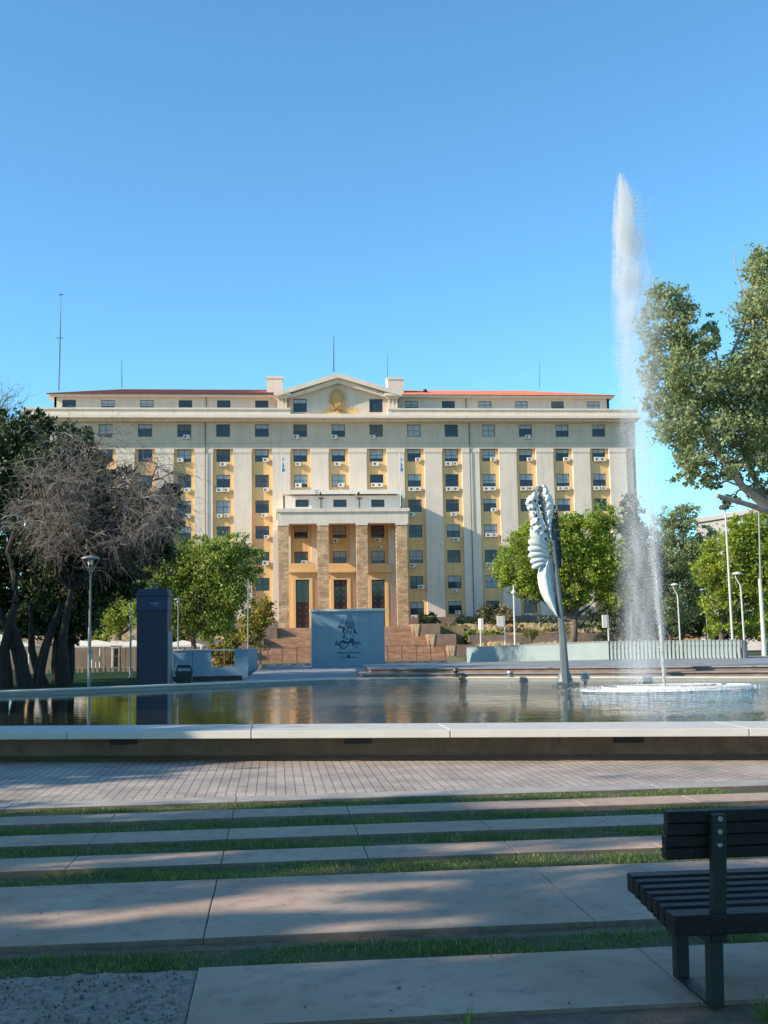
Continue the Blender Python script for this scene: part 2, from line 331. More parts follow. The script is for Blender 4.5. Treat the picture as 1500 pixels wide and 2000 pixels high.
# grass
def blades(regions, dens, h0, h1, w, zb=RAIL):
    Vs = []
    for (x0, x1, y0, y1) in regions:
        n = int((x1-x0)*(y1-y0)*dens); x = RNG.uniform(x0, x1, n); y = RNG.uniform(y0, y1, n)
        edge = np.minimum(y-y0, y1-y); keep = RNG.uniform(0, .08, n) < edge+.03+.02*np.sin(x*5)
        pat = np.sin(x*3.1+y*5)+np.sin(x*7.7-y*3)+RNG.normal(0, .8, n); keep &= pat > -1.1
        x, y = x[keep], y[keep]; n = len(x); h = RNG.uniform(h0, h1, n)*(1+.3*np.sin(x*4+y*9)); a = RNG.uniform(0, 6.28, n); lean = RNG.uniform(0, .9, n)*h; la = RNG.uniform(0, 6.28, n)
        b = np.stack([x, y, np.full(n, zb)], 1); d = np.stack([np.cos(a), np.sin(a), 0*a], 1)*w/2*RNG.uniform(.6, 1.4, n)[:, None]
        t = b+np.stack([np.cos(la)*lean, np.sin(la)*lean, h], 1)
        Vs.append(np.stack([b-d, b+d, t], 1).reshape(-1, 3))
    V = np.concatenate(Vs); return V, np.arange(len(V)).reshape(-1, 3)
def grass(name, V, F, m): return tag(npmesh(name, V, F, m), kind='stuff')
strips = [(-1.9, 2.6, 5.88, 6.26), (-2.4, 3.4, 7.96, 8.44), (-2.6, 3.8, 8.98, 9.44), (-2.9, 4.2, 10.0, 10.5), (-3.2, 4.6, 11.08, 11.58)]
grass('grass', *blades(strips, 10500, .008, .040, .006), 'blade')
grass('dry_grass', *blades(strips, 1300, .008, .035, .006), 'straw')
tf = MB()
for (x0, x1, y0, y1) in strips: tf.box(x0-5, x1+5, y0+.02, y1-.01, -.06, RAIL+.006)
struct('turf_strip', tf, 'turf')
# pool
Oout = [(-14, 19.3), (-7, wy(-7)), (0, wy(0)), (6.3, wy(6.3)), (14, wy(14)), (22, 13.), (24, 21), (16, 27.6), (12.4, 29.4), (5.6, 33.7), (1.5, 34.5), (-2, 32.8), (-7, 30.4), (-14, 27)]
def shift(pts, d):                       # move an outline inward by d
    n = len(pts); out = []
    for i in range(n):
        p0, p1, p2 = (Vector(pts[(i+k) % n]) for k in (-1, 0, 1)); e1 = (p1-p0).normalized(); e2 = (p2-p1).normalized()
        n1 = Vector((-e1.y, e1.x)); n2 = Vector((-e2.y, e2.x)); q = (n1+n2); q = q/max(q.dot(n1), .2); out.append(tuple(p1+q*d))
    return out
def ring(b, A, B, z0, z1, mi=0):
    n = len(A)
    for i in range(n):
        j = (i+1) % n; b.quad((*A[i], z0), (*A[j], z0), (*B[j], z1), (*B[i], z1), mi)
pool = thing('fountain_pool', 'wide shallow pool with a broad pale coping and brown outer wall', 'pool', (3, 24, 0))
inner = shift(Oout, .45)
b = MB(); ring(b, Oout, Oout, -.08, .34); b.build('outer_wall', 'poolwall', pool)
b = MB(); ring(b, inner, inner, .38, .1); b.build('inner_wall', 'poolblue', pool)
# coping: front pieces separated by joints, overhanging 0.75 m; narrow coping round the back
cy = lambda x: wy(x)-.78
xsj = [-14, -9, G(125, 1432, .42).x-3.2, G(125, 1432, .42).x, G(490, 1430, .42).x, G(888, 1430, .42).x, G(1493, 1428, .42).x, 10.5, 16]
b = MB()
for a, c in zip(xsj[:-1], xsj[1:]):
    g2 = .005; b.slab([(a+g2, cy(a)), (c-g2, cy(c)), (c-g2, wy(c)+.42), (a+g2, wy(a)+.42)], .322, .42)
cp = b.build('coping', 'coping', pool, bevel=.008)
b = MB(); o2 = shift(Oout, -.06)
for i in range(6, len(Oout)-1):
    j = (i+1) % len(Oout); b.slab([o2[j], o2[i], inner[i], inner[j]][::-1], .35, .42)
b.build('coping', 'coping', pool)
wt = tag(MB().build('x', 'water'), kind='structure'); bpy.data.objects.remove(wt)
b = MB(); b.poly([(x, y, .30) for x, y in shift(Oout, .4)]); struct('pool_water', b, 'water')
for px in (240, 706, 1253, 1640):
    p = G(px, 1455, .2); x = p.x; v = MB()
    x0 = x-.20 if px != 1253 else x-.19
    v.box(x0, x0+.36, wy(x)-.09, wy(x)+.02, .19, .30); v.build('vent', 'black', pool)
# terrace beyond the pool
tr = MB(); tr.slab([(-1.0, 33.45), (1.5, 34.6), (5.6, 33.8), (12.4, 29.5), (16, 27.7), (34, 27), (34, 54), (-.3, 54), (-.75, 46)][:], -.1, .395)
struct('terrace', tr, 'terrace')
struct('lower_path', MB().slab([(-4.45, 32.1), (-1.05, 33.55), (-.8, 46), (-.35, 54), (-.3, 64), (-4.38, 64)], -.1, .0), 'terrace')
def off(p, q, d): e = (Vector(q)-Vector(p)).normalized(); n = Vector((-e.y, e.x)); return n*d
A0, A1 = Vector((1.5, 34.5)), Vector((14.3, 28.45)); nn = Vector((A0.y-A1.y, A1.x-A0.x)).normalized()
def stepline(d, xl, xr):
    a = A0+nn*d; e = (A1-A0).normalized(); P0 = a+e*((xl-a.x)/e.x); P1 = a+e*((xr-a.x)/e.x); return P0, P1
st = MB()
for d, zt, xl in ((.50, .53, 2.6), (1.15, .66, 2.9)):
    p0, p1 = stepline(d, xl, 30); st.slab([tuple(p0), tuple(p1), (30, 41), (xl+.25, 41)], zt-.03, zt)
    q0, q1 = stepline(d+.06, xl+.05, 30); st.slab([tuple(q0), tuple(q1), (30, 40.9), (xl+.3, 40.9)], .3, zt-.032, 1)
struct('terrace_steps', st, ['terrace', 'poolwall'])
# lawn left behind the pool
struct('lawn', MB().slab([(-60, 27), (-14.2, 27.2), (-7, 30.6), (-4.7, 32), (-4.4, 64), (-60, 64)], -.1, -.01), 'lawn')
struct('road', MB().box(-70, 90, 105, 118, -.86, -.8), 'asphalt')
struct('right_lawn', MB().slab([(14.5, 55), (60, 50), (60, 95), (14.5, 95)], -.86, -.01), 'turf')
# ------------------------------------------------------------------ the palace
YF = 147.; YP = 146.62
bx = lambda i: 8.5+5.03*i
RZ = [28.94]+[25.68-3.38*k for k in range(7)]
WW, WH = 1.78, 1.66
bl = thing('government_building', 'long eight storey cream and yellow building with pediment and stone column porch', 'building', (8.5, 147, 3))
def wall_holes(b, x0, x1, z0, z1, y, holes, depth=.18, mi=0):
    xs = sorted({x0, x1, *[h[0] for h in holes], *[h[1] for h in holes]}); zs = sorted({z0, z1, *[h[2] for h in holes], *[h[3] for h in holes]})
    for a, c in zip(xs[:-1], xs[1:]):
        for d, e in zip(zs[:-1], zs[1:]):
            mx, mz = (a+c)/2, (d+e)/2
            if any(h[0] < mx < h[1] and h[2] < mz < h[3] for h in holes): continue
            b.quad((a, y, d), (c, y, d), (c, y, e), (a, y, e), mi)
    for h in holes:
        a, c, d, e = h; Y = y+depth
        b.quad((a, y, d), (a, Y, d), (a, Y, e), (a, y, e), mi); b.quad((c, y, d), (c, y, e), (c, Y, e), (c, Y, d), mi)
        b.quad((a, y, e), (a, Y, e), (c, Y, e), (c, y, e), mi); b.quad((a, y, d), (c, y, d), (c, Y, d), (a, Y, d), mi)
# window meshes (shared): origin at the window centre, front at y = 0
def win_meshes(w, h):
    f = MB(); t = .07
    f.box(-w/2, -w/2+t, -.03, .05, -h/2, h/2).box(w/2-t, w/2, -.03, .05, -h/2, h/2).box(-w/2+t, w/2-t, -.03, .05, h/2-t, h/2).box(-w/2+t, w/2-t, -.03, .05, -h/2, -h/2+t)
    f.box(-.025, .025, -.02, .04, -h/2+t, h/2-t).box(-w/2+t, -.025, -.018, .038, -.03, .03).box(.025, w/2-t, -.018, .038, -.03, .03)
    p = MB(); p.quad((-w/2+t, .03, -h/2+t), (w/2-t, .03, -h/2+t), (w/2-t, .03, h/2-t), (-w/2+t, .03, h/2-t))
    def md(b, n, m):
        o = b.build(n, m); me = o.data; bpy.data.objects.remove(o); return me
    sh = []
    for fr in (.3, .5, .75, 1.):
        q = MB(); zz = h/2-t; k = max(3, int(fr*h/.11)); hh = fr*(h-2*t)/k
        for i in range(k): q.box(-w/2+t, w/2-t, -.012+.012*(i % 2), .028, zz-hh*(i+1), zz-hh*i)
        sh.append((md(q, 'shutter', 'shutter'), md(q, 'shutter', 'shutterdark')))
    return md(f, 'window', 'frame'), md(p, 'pane', 'glass'), sh, f, p
WM = {}
hidden = MB(); hidn = [0]
def window(x, y, z, w=WW, h=WH, shut=None, hide=False, rnd=random.Random(5)):
    key = (w, h)
    if key not in WM: WM[key] = win_meshes(w, h)
    f, p, sh, fb, pb = WM[key]
    if hide:
        for B, mi in ((fb, 0), (pb, 1)):
            k = len(hidden.v); hidden.v += [(a+x, b2+y, c+z) for a, b2, c in B.v]; hidden.f += [tuple(k+i for i in q) for q in B.f]; hidden.m += [mi]*len(B.f)
        return
    o = bpy.data.objects.new('window', f); COL.objects.link(o); o.parent = bl; o.location = Vector((x, y, z))-bl.location
    c = bpy.data.objects.new('pane', p); COL.objects.link(c); c.parent = o
    if shut is None: shut = rnd.choice([None, 0, 1, 1, 2, 2, 3, 0, 1])
    if shut is not None and shut >= 0:
        d = bpy.data.objects.new('shutter', sh[shut][rnd.random() < .25]); COL.objects.link(d); d.parent = o
XL, XR = bx(-7.5)-1.175-1.4, bx(7.5)+1.175+1.4
HW = WW/2; HH = WH/2
yw = MB(); hol = []; porch_cols = (-1, 0, 1)
for i in range(-7, 8):
    for k in range(1, 8):
        if i in porch_cols and k in (6, 7): continue
        hol.append((bx(i)-HW, bx(i)+HW, RZ[k]-HH, RZ[k]+HH))
        hide = (i <= -5) or (i >= 6 and k >= 4) or (i == 5 and k >= 5) or (i == -4 and k >= 5) or (i == -3 and k >= 6) or (i in porch_cols and k == 3)
        window(bx(i), YF+.12, RZ[k], hide=hide)
wall_holes(yw, XL, XR, 2.2, 26.6, YF, hol)
yw.build('bay_wall', 'yellow', bl)
for i in range(-8, 8):
    x = bx(i+.5); b = MB(); z0 = 4.2
    if i in (-2, -1, 0, 1): z0 = 2.96
    b.box(x-1.17, x+1.17, YP, YF-.003, z0, 26.0)
    b.box(x-1.23, x+1.23, YP-.07, YF-.003, 26.0, 26.5); b.box(x-1.19, x+1.19, YP-.03, YF-.003, 25.86, 25.997)
    b.build('pilaster', 'cream2', bl)
fz = MB(); wall_holes(fz, XL-.0, XR+.0, 26.5, 30.3, YP, [(bx(i)-HW, bx(i)+HW, RZ[0]-HH, RZ[0]+HH) for i in range(-7, 8)], .3)
fz.box(XL-.05, XR+.05, YP-.08, YP-.002, 27.25, 27.40); fz.box(XL-.05, XR+.05, YP-.05, YP-.002, 29.98, 30.25)
fz.quad((XL, YF, 26.5), (XR, YF, 26.5), (XR, YP, 26.5), (XL, YP, 26.5))
fz.build('frieze', 'frieze', bl)
for i in range(-7, 8): window(bx(i), YP+.2, RZ[0])
sw = MB(); sw.box(XL, XR, YF+.7, YF+22, 2, 30.3); sw.box(XL, XL+.4, YF, YF+.698, 2, 30.3); sw.box(XR-.4, XR, YF, YF+.698, 2, 30.3); sw.quad((XL, YP, 26.5), (XL, YF, 26.5), (XL, YF, 30.3), (XL, YP, 30.3)); sw.quad((XR, YP, 26.5), (XR, YP, 30.3), (XR, YF, 30.3), (XR, YF, 26.5))
sw.build('side_wall', 'cream', bl)
for i in range(-8, 8):
    x = bx(i+.5); b = MB()
    for R, y0 in ((.62, .05), (.2, .09)):
        pts = [(x+R*math.cos(2*PI*k/24), RZ[0]-.12+R*math.sin(2*PI*k/24)) for k in range(24)]; b.prism(pts, YP-y0, YP-.001)
    pts = [(x+.42*math.cos(2*PI*k/24), RZ[0]-.12+.42*math.sin(2*PI*k/24)) for k in range(24)]
    b.build('medallion', 'frieze', bl)
for px in (401, 918):
    x = W(px, 900, 146.5).x; b = MB(); b.tube([(x, YP-.12, 4.2), (x, YP-.12, 30.0)], .05, 6); b.build('downpipe', 'frame', bl)
    b = MB(); b.tube([(x, YA2-.1 if False else 148.4, 31.7), (x, 148.4, 33.7)], .05, 6); b.build('downpipe', 'frame', bl)
# cornice, parapet
YC = 144.75
b = MB(); b.box(XL-.5, XR+.3, YC, YF+22.4, 30.3, 30.62); b.box(XL-.3, XR+.15, YC+.25, YF+22.2, 30.62, 30.85); b.box(XL-.2, XR+.1, YC+.9, YF+.5, 30.05, 30.298); b.build('cornice', 'cream2', bl)
PXL, PXR = W(567, 800, 145.6).x, W(757, 800, 145.6).x
for x0, x1 in ((XL-.1, PXL), (PXR, XR+.05)):
    b = MB(); b.box(x0, x1, YC+.55, YC+.85, 30.85, 31.45); b.box(x0-.03, x1+.03, YC+.4, YC+.95, 31.45, 31.68); b.build('parapet', 'cream2', bl)
# attic storey
YA2 = 148.5; AXL, AXR = -28.6, 45.9
zaw = W(660, 790.5, YA2).z; ah = 1.12; aw = 1.75
ax = [(bx(i)*.9995-(.0), i) for i in range(-7, 8)]
at = MB(); hh = [(x-aw/2, x+aw/2, zaw-ah/2, zaw+ah/2) for x, i in ax if abs(i) > 1]
wall_holes(at, AXL, AXR, 30.6, 33.75, YA2, hh, .15); at.box(AXL, AXR, YA2+.5, YF+20, 30.6, 33.75); at.box(AXL, AXL+.3, YA2, YA2+.498, 30.6, 33.75); at.box(AXR-.3, AXR, YA2, YA2+.498, 30.6, 33.75)
at.box(AXL+.02, AXR-.02, YA2-.02, YA2-.001, 31.0, 31.95)
at.build('attic_wall', 'cream', bl)
for x, i in ax:
    if abs(i) > 1: window(x, YA2+.1, zaw, aw, ah, shut=random.choice([2, 3, 3, -1, 2]))
b = MB(); b.box(AXL-.7, AXR+.5, YA2-.7, YF+21, 33.75, 34.0); b.build('eaves', 'cream2', bl)
# hipped tile roof with rolls
rx0, rx1, ry0, ry1, rz0 = AXL-.9, AXR+.7, YA2-.9, YF+21.2, 34.0
rd = 7.; kx0, kx1, ky0, ky1, kz = rx0+rd*1.25, rx1-rd*1.6, ry0+rd, ry1-rd, 36.1
b = MB(); nseg = 300
def roofside(p0, p1, q0, q1, n):
    for i in range(n):
        for (s0, s1, h0, h1) in ((0, .5, 0, .09), (.5, 1, .09, 0)):
            u, v = (i+s0)/n, (i+s1)/n; a = Vector(p0).lerp(Vector(p1), u); c = Vector(p0).lerp(Vector(p1), v); d = Vector(q0).lerp(Vector(q1), u); e = Vector(q0).lerp(Vector(q1), v)
            up = Vector((0, 0, 1)); b.quad(a+up*h0, c+up*h1, e+up*h1, d+up*h0)
roofside((rx0, ry0, rz0), (rx1, ry0, rz0), (kx0, ky0, kz), (kx1, ky0, kz), 260)
roofside((rx1, ry0, rz0), (rx1, ry1, rz0), (kx1, ky0, kz), (kx1, ky1, kz), 60); roofside((rx0, ry1, rz0), (rx0, ry0, rz0), (kx0, ky1, kz), (kx0, ky0, kz), 60)
b.quad((rx1, ry1, rz0), (rx0, ry1, rz0), (kx0, ky1, kz), (kx1, ky1, kz)); b.quad((kx0, ky0, kz), (kx1, ky0, kz), (kx1, ky1, kz), (kx0, ky1, kz))
roof = b.build('roof', 'tile', bl)
for xa, xb, ya in ((521, 552, 735), (757, 788, 737)):
    p, q = W(xa, ya, 150.5), W(xb, ya, 150.5); b = MB(); b.box(p.x, q.x, 150.5, 153, 33, p.z-.3); b.box(p.x-.08, q.x+.08, 150.4, 153.1, p.z-.3, p.z); b.build('chimney', 'cream2', roof)
p = W(830, 756, 151); b = MB(); b.tube([(p.x, 151, 34), (p.x, 151, 35.2)], .16, 10); b.lathe([(.32, 35.2), (.32, 35.3), (.2, 35.55), (0, 35.6)], (p.x, 151, 0), 10); b.build('flue', 'black', roof)
# pediment
YD = 146.3
ap = W(660, 728, YD-1.3); lf = W(538, 766, YD-1.3); rt = W(787, 766, YD-1.3)
b = MB(); tw = [(bx(i)-HW, bx(i)+HW, W(660, 805, YD).z, W(660, 779, YD).z) for i in (-1, 1)]
txl, txr = W(566, 790, YD).x, W(758, 790, YD).x; zt = 33.55
wall_holes(b, txl, txr, 30.7, zt, YD, tw, .2)
b.poly([(txl, YD, zt), (txr, YD, zt), (txr, YD, 34.3), (ap.x, YD, 36.5), (txl, YD, 34.3)])
b.box(txl, txl+.3, YD+.01, YA2, 30.7, 34.2); b.box(txr-.3, txr, YD+.01, YA2, 30.7, 34.2); b.box(txl+.3, txr-.3, YD+.5, YD+.8, 30.7, 34.2)
b.build('pediment_wall', 'cream', bl)
for i in (-1, 1): window(bx(i), YD+.12, (tw[0][2]+tw[0][3])/2, WW, 1.72, shut=-1 if i == 1 else 0)
b = MB(); o = .62
b.prism([(lf.x, lf.z), (lf.x+.2, lf.z-.5), (ap.x, ap.z-.62), (rt.x-.2, rt.z-.5), (rt.x, rt.z), (ap.x, ap.z)], YD-1.3, YA2+3)
b.prism([(lf.x+1.3, lf.z-.36), (lf.x+1.9, lf.z-.62), (ap.x, ap.z-1.2), (rt.x-1.9, rt.z-.62), (rt.x-1.3, rt.z-.36), (ap.x, ap.z-.625)], YD-.75, YD-.004)
b.build('raking_cornice', 'cream2', bl)
for sx, xa in ((-1, 549), (1, 765)):
    x0, x1 = W(xa-7, 770, YD-.7).x, W(xa+11, 770, YD-.7).x
    b = MB(); b.box(x0-.5, x1+.5, YD-1.2, YD+1, 33.35, 33.72); b.box(x0-.25, x1+.25, YD-.95, YD+1, 33.1, 33.348)
    b.box(x0, x1, YD-.1, YD+1, 30.86, 33.098)
    for xx in (x0+.1, (x0+x1)/2, x1-.1): b.box(xx-.1, xx+.1, YD-.62, YD-.42, 31.4, 33.098)
    b.box(x0-.1, x1+.1, YD-.8, YD-.102, 30.86, 31.4); b.build('corner_pier', 'cream2', bl)
ec = W(658, 781, YD); b = MB(); b.prism([(W(617, 813, YD).x, 30.7), (W(705, 813, YD).x, 30.7), (W(697, 797, YD).x, W(697, 797, YD).z), (W(660, 792, YD).x, W(660, 792, YD).z), (W(638, 798, YD).x, W(638, 798, YD).z)], YD-.02, YD-.001); b.build('yellow_relief', 'yellow', bl)
em = MB(); em.prism([(ec.x+.95*math.cos(t), ec.z+1.38*math.sin(t)) for t in np.linspace(0, 2*PI, 33)[:-1]], YD-.22, YD-.021)
em.prism([(ec.x+.62*math.cos(t), ec.z+.95*math.sin(t)) for t in np.linspace(0, 2*PI, 25)[:-1]], YD-.30, YD-.221, 0)
for t in np.linspace(0, 2*PI, 25)[:-1]:
    em.tube([(ec.x+.88*math.cos(t), YD-.26, ec.z+1.28*math.sin(t)), (ec.x+1.12*math.cos(t+.12), YD-.3, ec.z+1.58*math.sin(t+.12))], [.09, .03], 5)
for dx in (-.5, -.2, .25, .6): em.tube([(ec.x, YD-.3, ec.z-1.15), (ec.x+dx, YD-.34, ec.z-1.5), (ec.x+dx*2.0, YD-.3, ec.z-1.62-.15*random.random())], [.12, .1, .05], 6, 2)
em.build('emblem', ['gold', 'yellow', 'golddark'], bl)
# plinth
b = MB(); b.box(XL-.1, .0, YP-.35, YF-.2, .5, 4.2); b.box(17.2, XR+.1, YP-.35, YF-.2, .5, 4.2); b.build('plinth', 'plinth', bl)
# portico
Y0 = 138.
ex0, ex1 = W(542, 1000, Y0).x, W(797, 1000, Y0).x; ez1 = W(668, 993, Y0).z; ez0 = W(668, 1022, Y0).z
b = MB(); b.box(ex0, ex1, Y0, Y0+1.45, ez0, ez1-.42); b.box(ex0, ex1, Y0+1.45, YP-.01, ez0+1.3, ez1-.42); b.box(ex0, ex0+.8, Y0+1.45, YP-.01, ez0, ez0+1.298); b.box(ex1-.8, ex1, Y0+1.45, YP-.01, ez0, ez0+1.298); b.box(ex0-.18, ex1+.18, Y0-.18, YP-.01, ez1-.42, ez1); b.build('entablature', 'cream2', bl)
for xa, xb in ((544, 564), (620.5, 642), (697, 718.5), (775, 796)):
    x0, x1 = W(xa, 1100, Y0).x, W(xb, 1100, Y0).x; b = MB(); b.box(x0, x1, Y0+.04, Y0+1.4, 2.96, ez0-.25); b.build('column', 'stone', bl)
    b = MB(); b.box(x0-.06, x1+.06, Y0-.02, Y0+1.46, ez0-.25, ez0-.002); b.build('capital', 'cream2', bl)
# loggia storey on top of the porch
YL = 142.6; lx0, lx1 = W(553, 975, YL).x, W(785, 975, YL).x; lz1 = W(668, 968, YL).z
b = MB(); lw = []
for px in (590, 664, 738):
    p = W(px, 982, YL); lw.append((p.x-.85, p.x+.85, p.z-.55, p.z+.42))
wall_holes(b, lx0, lx1, ez1, lz1, YL, lw, .15); b.box(lx0, lx1, YL+.3, YP-.01, ez1, lz1); b.box(lx0, lx0+.2, YL, YL+.298, ez1, lz1); b.box(lx1-.2, lx1, YL, YL+.298, ez1, lz1); b.build('loggia_wall', 'white', bl)
for h in lw: window((h[0]+h[1])/2, YL+.1, (h[2]+h[3])/2, 1.7, .97, shut=-1)
b = MB(); zc = W(668, 960, YL).z
segs = [(551, 624), (626, 699), (701, 783)]
for xa, xb in segs:
    x0, x1 = W(xa, 962, YL-.9).x, W(xb, 962, YL-.9).x; b.box(x0, x1, YL-1.0, YP-.05, zc-.02, zc+.1); b.prism([(x0, zc-.02), (x1, zc-.02), (x1-.1, zc-.45), (x0+.1, zc-.45)], YL-1.0, YL-.93, 0)
b.build('awning', 'white', bl)
for px in (627, 702):
    p = W(px, 975, YL-.3); b = MB(); b.box(p.x-.3, p.x+.3, YL-.35, YL-.1, p.z+.05, p.z+.2); b.tube([(p.x, YL-.2, ez1), (p.x, YL-.2, p.z+.05)], .06, 8); b.build('loggia_lamp', 'frame', bl)
# porch back wall: door surrounds, balcony ledges, doors
for px in (591, 665.5, 739.5):
    p = W(px, 1180, YF-.6); x = p.x; zt = W(px, 1132, YF-.6).z; zb = 2.96; hw = .88
    b = MB(); b.box(x-1.75, x-hw, YF-.62, YF-.002, zb, zt+.9); b.box(x+hw, x+1.75, YF-.62, YF-.002, zb, zt+.9); b.box(x-hw, x+hw, YF-.62, YF-.002, zt, zt+.9)
    b.box(x-1.3, x+1.3, YF-.72, YF-.622, zt+.0, zt+.3); b.box(x-1.3, x-hw-.003, YF-.72, YF-.622, zb, zt-.002); b.box(x+hw+.003, x+1.3, YF-.72, YF-.622, zb, zt-.002)
    b.box(x-1.9, x+1.9, YF-1.1, YF-.002, zt+.9, zt+1.2); b.box(x-1.7, x+1.7, YF-1.0, YF-.9, zt+1.2, zt+2.1)
    b.build('door_surround', 'yellow', bl)
    d = MB(); d.box(x-hw, x+hw, YF-.35, YF-.25, zb, zt)
    for zz in np.arange(zb+.4, zt-.3, .78):
        if zt-2.6 < zz < zt-.1 and px < 660: continue
        for dx in (-.42, .42): d.box(x+dx-.07, x+dx+.07, YF-.39, YF-.352, zz-.07, zz+.07, 1)
    d.box(x-.02, x+.02, YF-.37, YF-.353, zb, zt, 2); dd = d.build('door', ['door', 'steel', 'black'], bl)
    q = MB(); q.box(x-hw+.1, x+hw-.1, YF-.364, YF-.354, zt-2.9, zt-.15 if px != 665.5 else zt-.9); q.build('door_glass', 'glass', dd)
for px in (631.5, 708, 785.5):
    p = W(px, 1100, YF-.3)
    b = MB(); b.box(p.x-.5, p.x-.1, YF-.7, YP-.004, 2.96, ez0-.4); b.build('porch_pier', 'yellow', bl)
hidden.build('window', ['frame', 'glass'], bl)['kind'] = 'stuff'
# AC units
acb = MB(); acb.box(-.42, .42, -.30, .0, -.28, .28)
def mesh_only(b, n, m):
    o = b.build(n, m); me = o.data; bpy.data.objects.remove(o); return me
acm = mesh_only(acb, 'air_conditioner', 'acwhite')
fb = MB(); fb.prism([(-.12+.17*math.cos(t), .17*math.sin(t)) for t in np.linspace(0, 2*PI, 17)[:-1]], -.312, -.301)
fm = mesh_only(fb, 'fan_grille', 'shutterdark')
brk = MB(); brk.box(-.34, -.3, -.32, .0, -.34, -.282); brk.box(.3, .34, -.32, 0, -.34, -.282); bm_ = mesh_only(brk, 'bracket', 'frame')
def ac(x, y, z, s=1.):
    o = bpy.data.objects.new('air_conditioner', acm); COL.objects.link(o); o.parent = bl; o.location = Vector((x, y, z))-bl.location; sv = s*random.uniform(.82, 1.05); o.scale = (sv, 1, sv)
    for me, n in ((fm, 'fan_grille'), (bm_, 'bracket')):
        c = bpy.data.objects.new(n, me); COL.objects.link(c); c.parent = o
L0 = {0: [(-4, .3), (-1, -.55), (0, -.55), (1, -.5), (5, .25)]}
ACS = {1: [(-4, -.5, 1), (-3, 0), (-2, .5, 1), (-1, -.3), (0, -.15), (1, -.15), (2, .5, 1), (3, -.45), (3, .45), (4, .55, 1), (5, .5, 1), (6, .5, 1), (7, -.3, 1), (7, .45, 1)],
       2: [(-4, .4), (-3, -.45), (-3, .42), (-2, .5), (-1, -.3, 1), (0, .3, 1), (1, -.4, 1), (1, .4, 1), (2, -.4), (2, .4), (3, -.45), (3, .45), (4, -.42), (4, .42), (5, -.45), (5, .45), (6, -.45), (6, .4), (7, -.5), (7, .45)],
       3: [(-4, .4), (-3, -.45), (-3, .45), (-2, .25), (2, -.5), (3, .1), (4, .45, 1), (6, .3)],
       4: [(-2, .55, 1), (0, -.5), (1, 0), (3, .35), (4, -.35, 1), (4, .45, 1)],
       5: [(-1, .4, 1), (2, -.5), (4, -.4), (4, .45), (-2, .4, 1)], 6: [(3, 0), (2, .55, 1)], 7: [(2, -.5), (5, -.3), (3, .3, 1)]}
for i, dx in L0[0]: ac(bx(i)+dx, YP-.02, RZ[0]-HH-.05, .95)
for k, l in ACS.items():
    for t in l: ac(bx(t[0])+t[1], YF-.12, RZ[k]-HH+(-.36 if len(t) == 2 else .2))
for px in (613, 636): p = W(px, 957, 146); ac(p.x, 146.5, zc+.42)
ac(bx(1)+.2, YF-.05, RZ[4]-HH-1.25)
# flagpoles and masts
def flagpole(px, top, bot, Y, label):
    p, q = W(px, bot, Y), W(px, top, Y); t = thing('flagpole', label, 'flagpole', p, 'flagpoles on the porch roof')
    MB().tube([p, (p.x, Y, q.z)], .045, 8).build('pole', 'polewhite', t)
    f = MB(); z = q.z-.8
    for i in range(5): f.quad((p.x+.07+.05*math.sin(i), Y, z-.35*i), (p.x+.35+.1*math.sin(i*2), Y-.1*math.cos(i), z-.35*i-.1), (p.x+.32+.1*math.sin(i*2+2), Y-.1*math.cos(i+1), z-.35*(i+1)-.1), (p.x+.07+.05*math.sin(i+1), Y, z-.35*(i+1)), i % 2)
    f.build('flag', ['flag', 'white'], t)
flagpole(551, 882, 989, 140.5, 'white flagpole with limp blue flag on left end of the porch roof')
flagpole(783, 882, 989, 140.5, 'white flagpole with limp blue flag on right end of the porch roof')
def mast(px, top, bot, Y, r, label, lattice=False, lean=0):
    p = W(px, bot, Y); q = W(px+lean, top, Y); b = MB()
    if lattice:
        H = q.z-p.z; n = 18
        for k in range(3):
            a = 2*PI*k/3; b.tube([(p.x+r*1.6*math.cos(a), Y+r*1.6*math.sin(a), p.z), (q.x, Y, q.z)], r*.35, 4)
        b.tube([p, q], r*.4, 5)
        b.tube([(p.x-.5+(q.x-p.x)*.55, Y, p.z+H*.55), (p.x+.4+(q.x-p.x)*.55, Y, p.z+H*.55)], .04, 4); b.tube([(q.x-.25, Y, q.z), (q.x+.25, Y, q.z+.1)], .07, 4)
    else: b.tube([p, q], [r, r*.5], 5)
    return tag(b.build('antenna_mast', 'frame'), label, 'antenna', 'antennas on the roof')
mast(115, 576, 764, 151, .075, 'tallest lattice antenna mast above the left roof corner', True, 4)
mast(238, 702, 757, 156, .06, 'thin antenna rod on the roof ridge left of the pediment')
mast(652, 655, 726, 152, .09, 'antenna rod rising behind the peak of the pediment')
mast(757, 690, 737, 153, .04, 'faint thin antenna rod beside the right chimney')
mast(1054, 707, 758, 156, .04, 'faint thin antenna rod far right on the red roof')
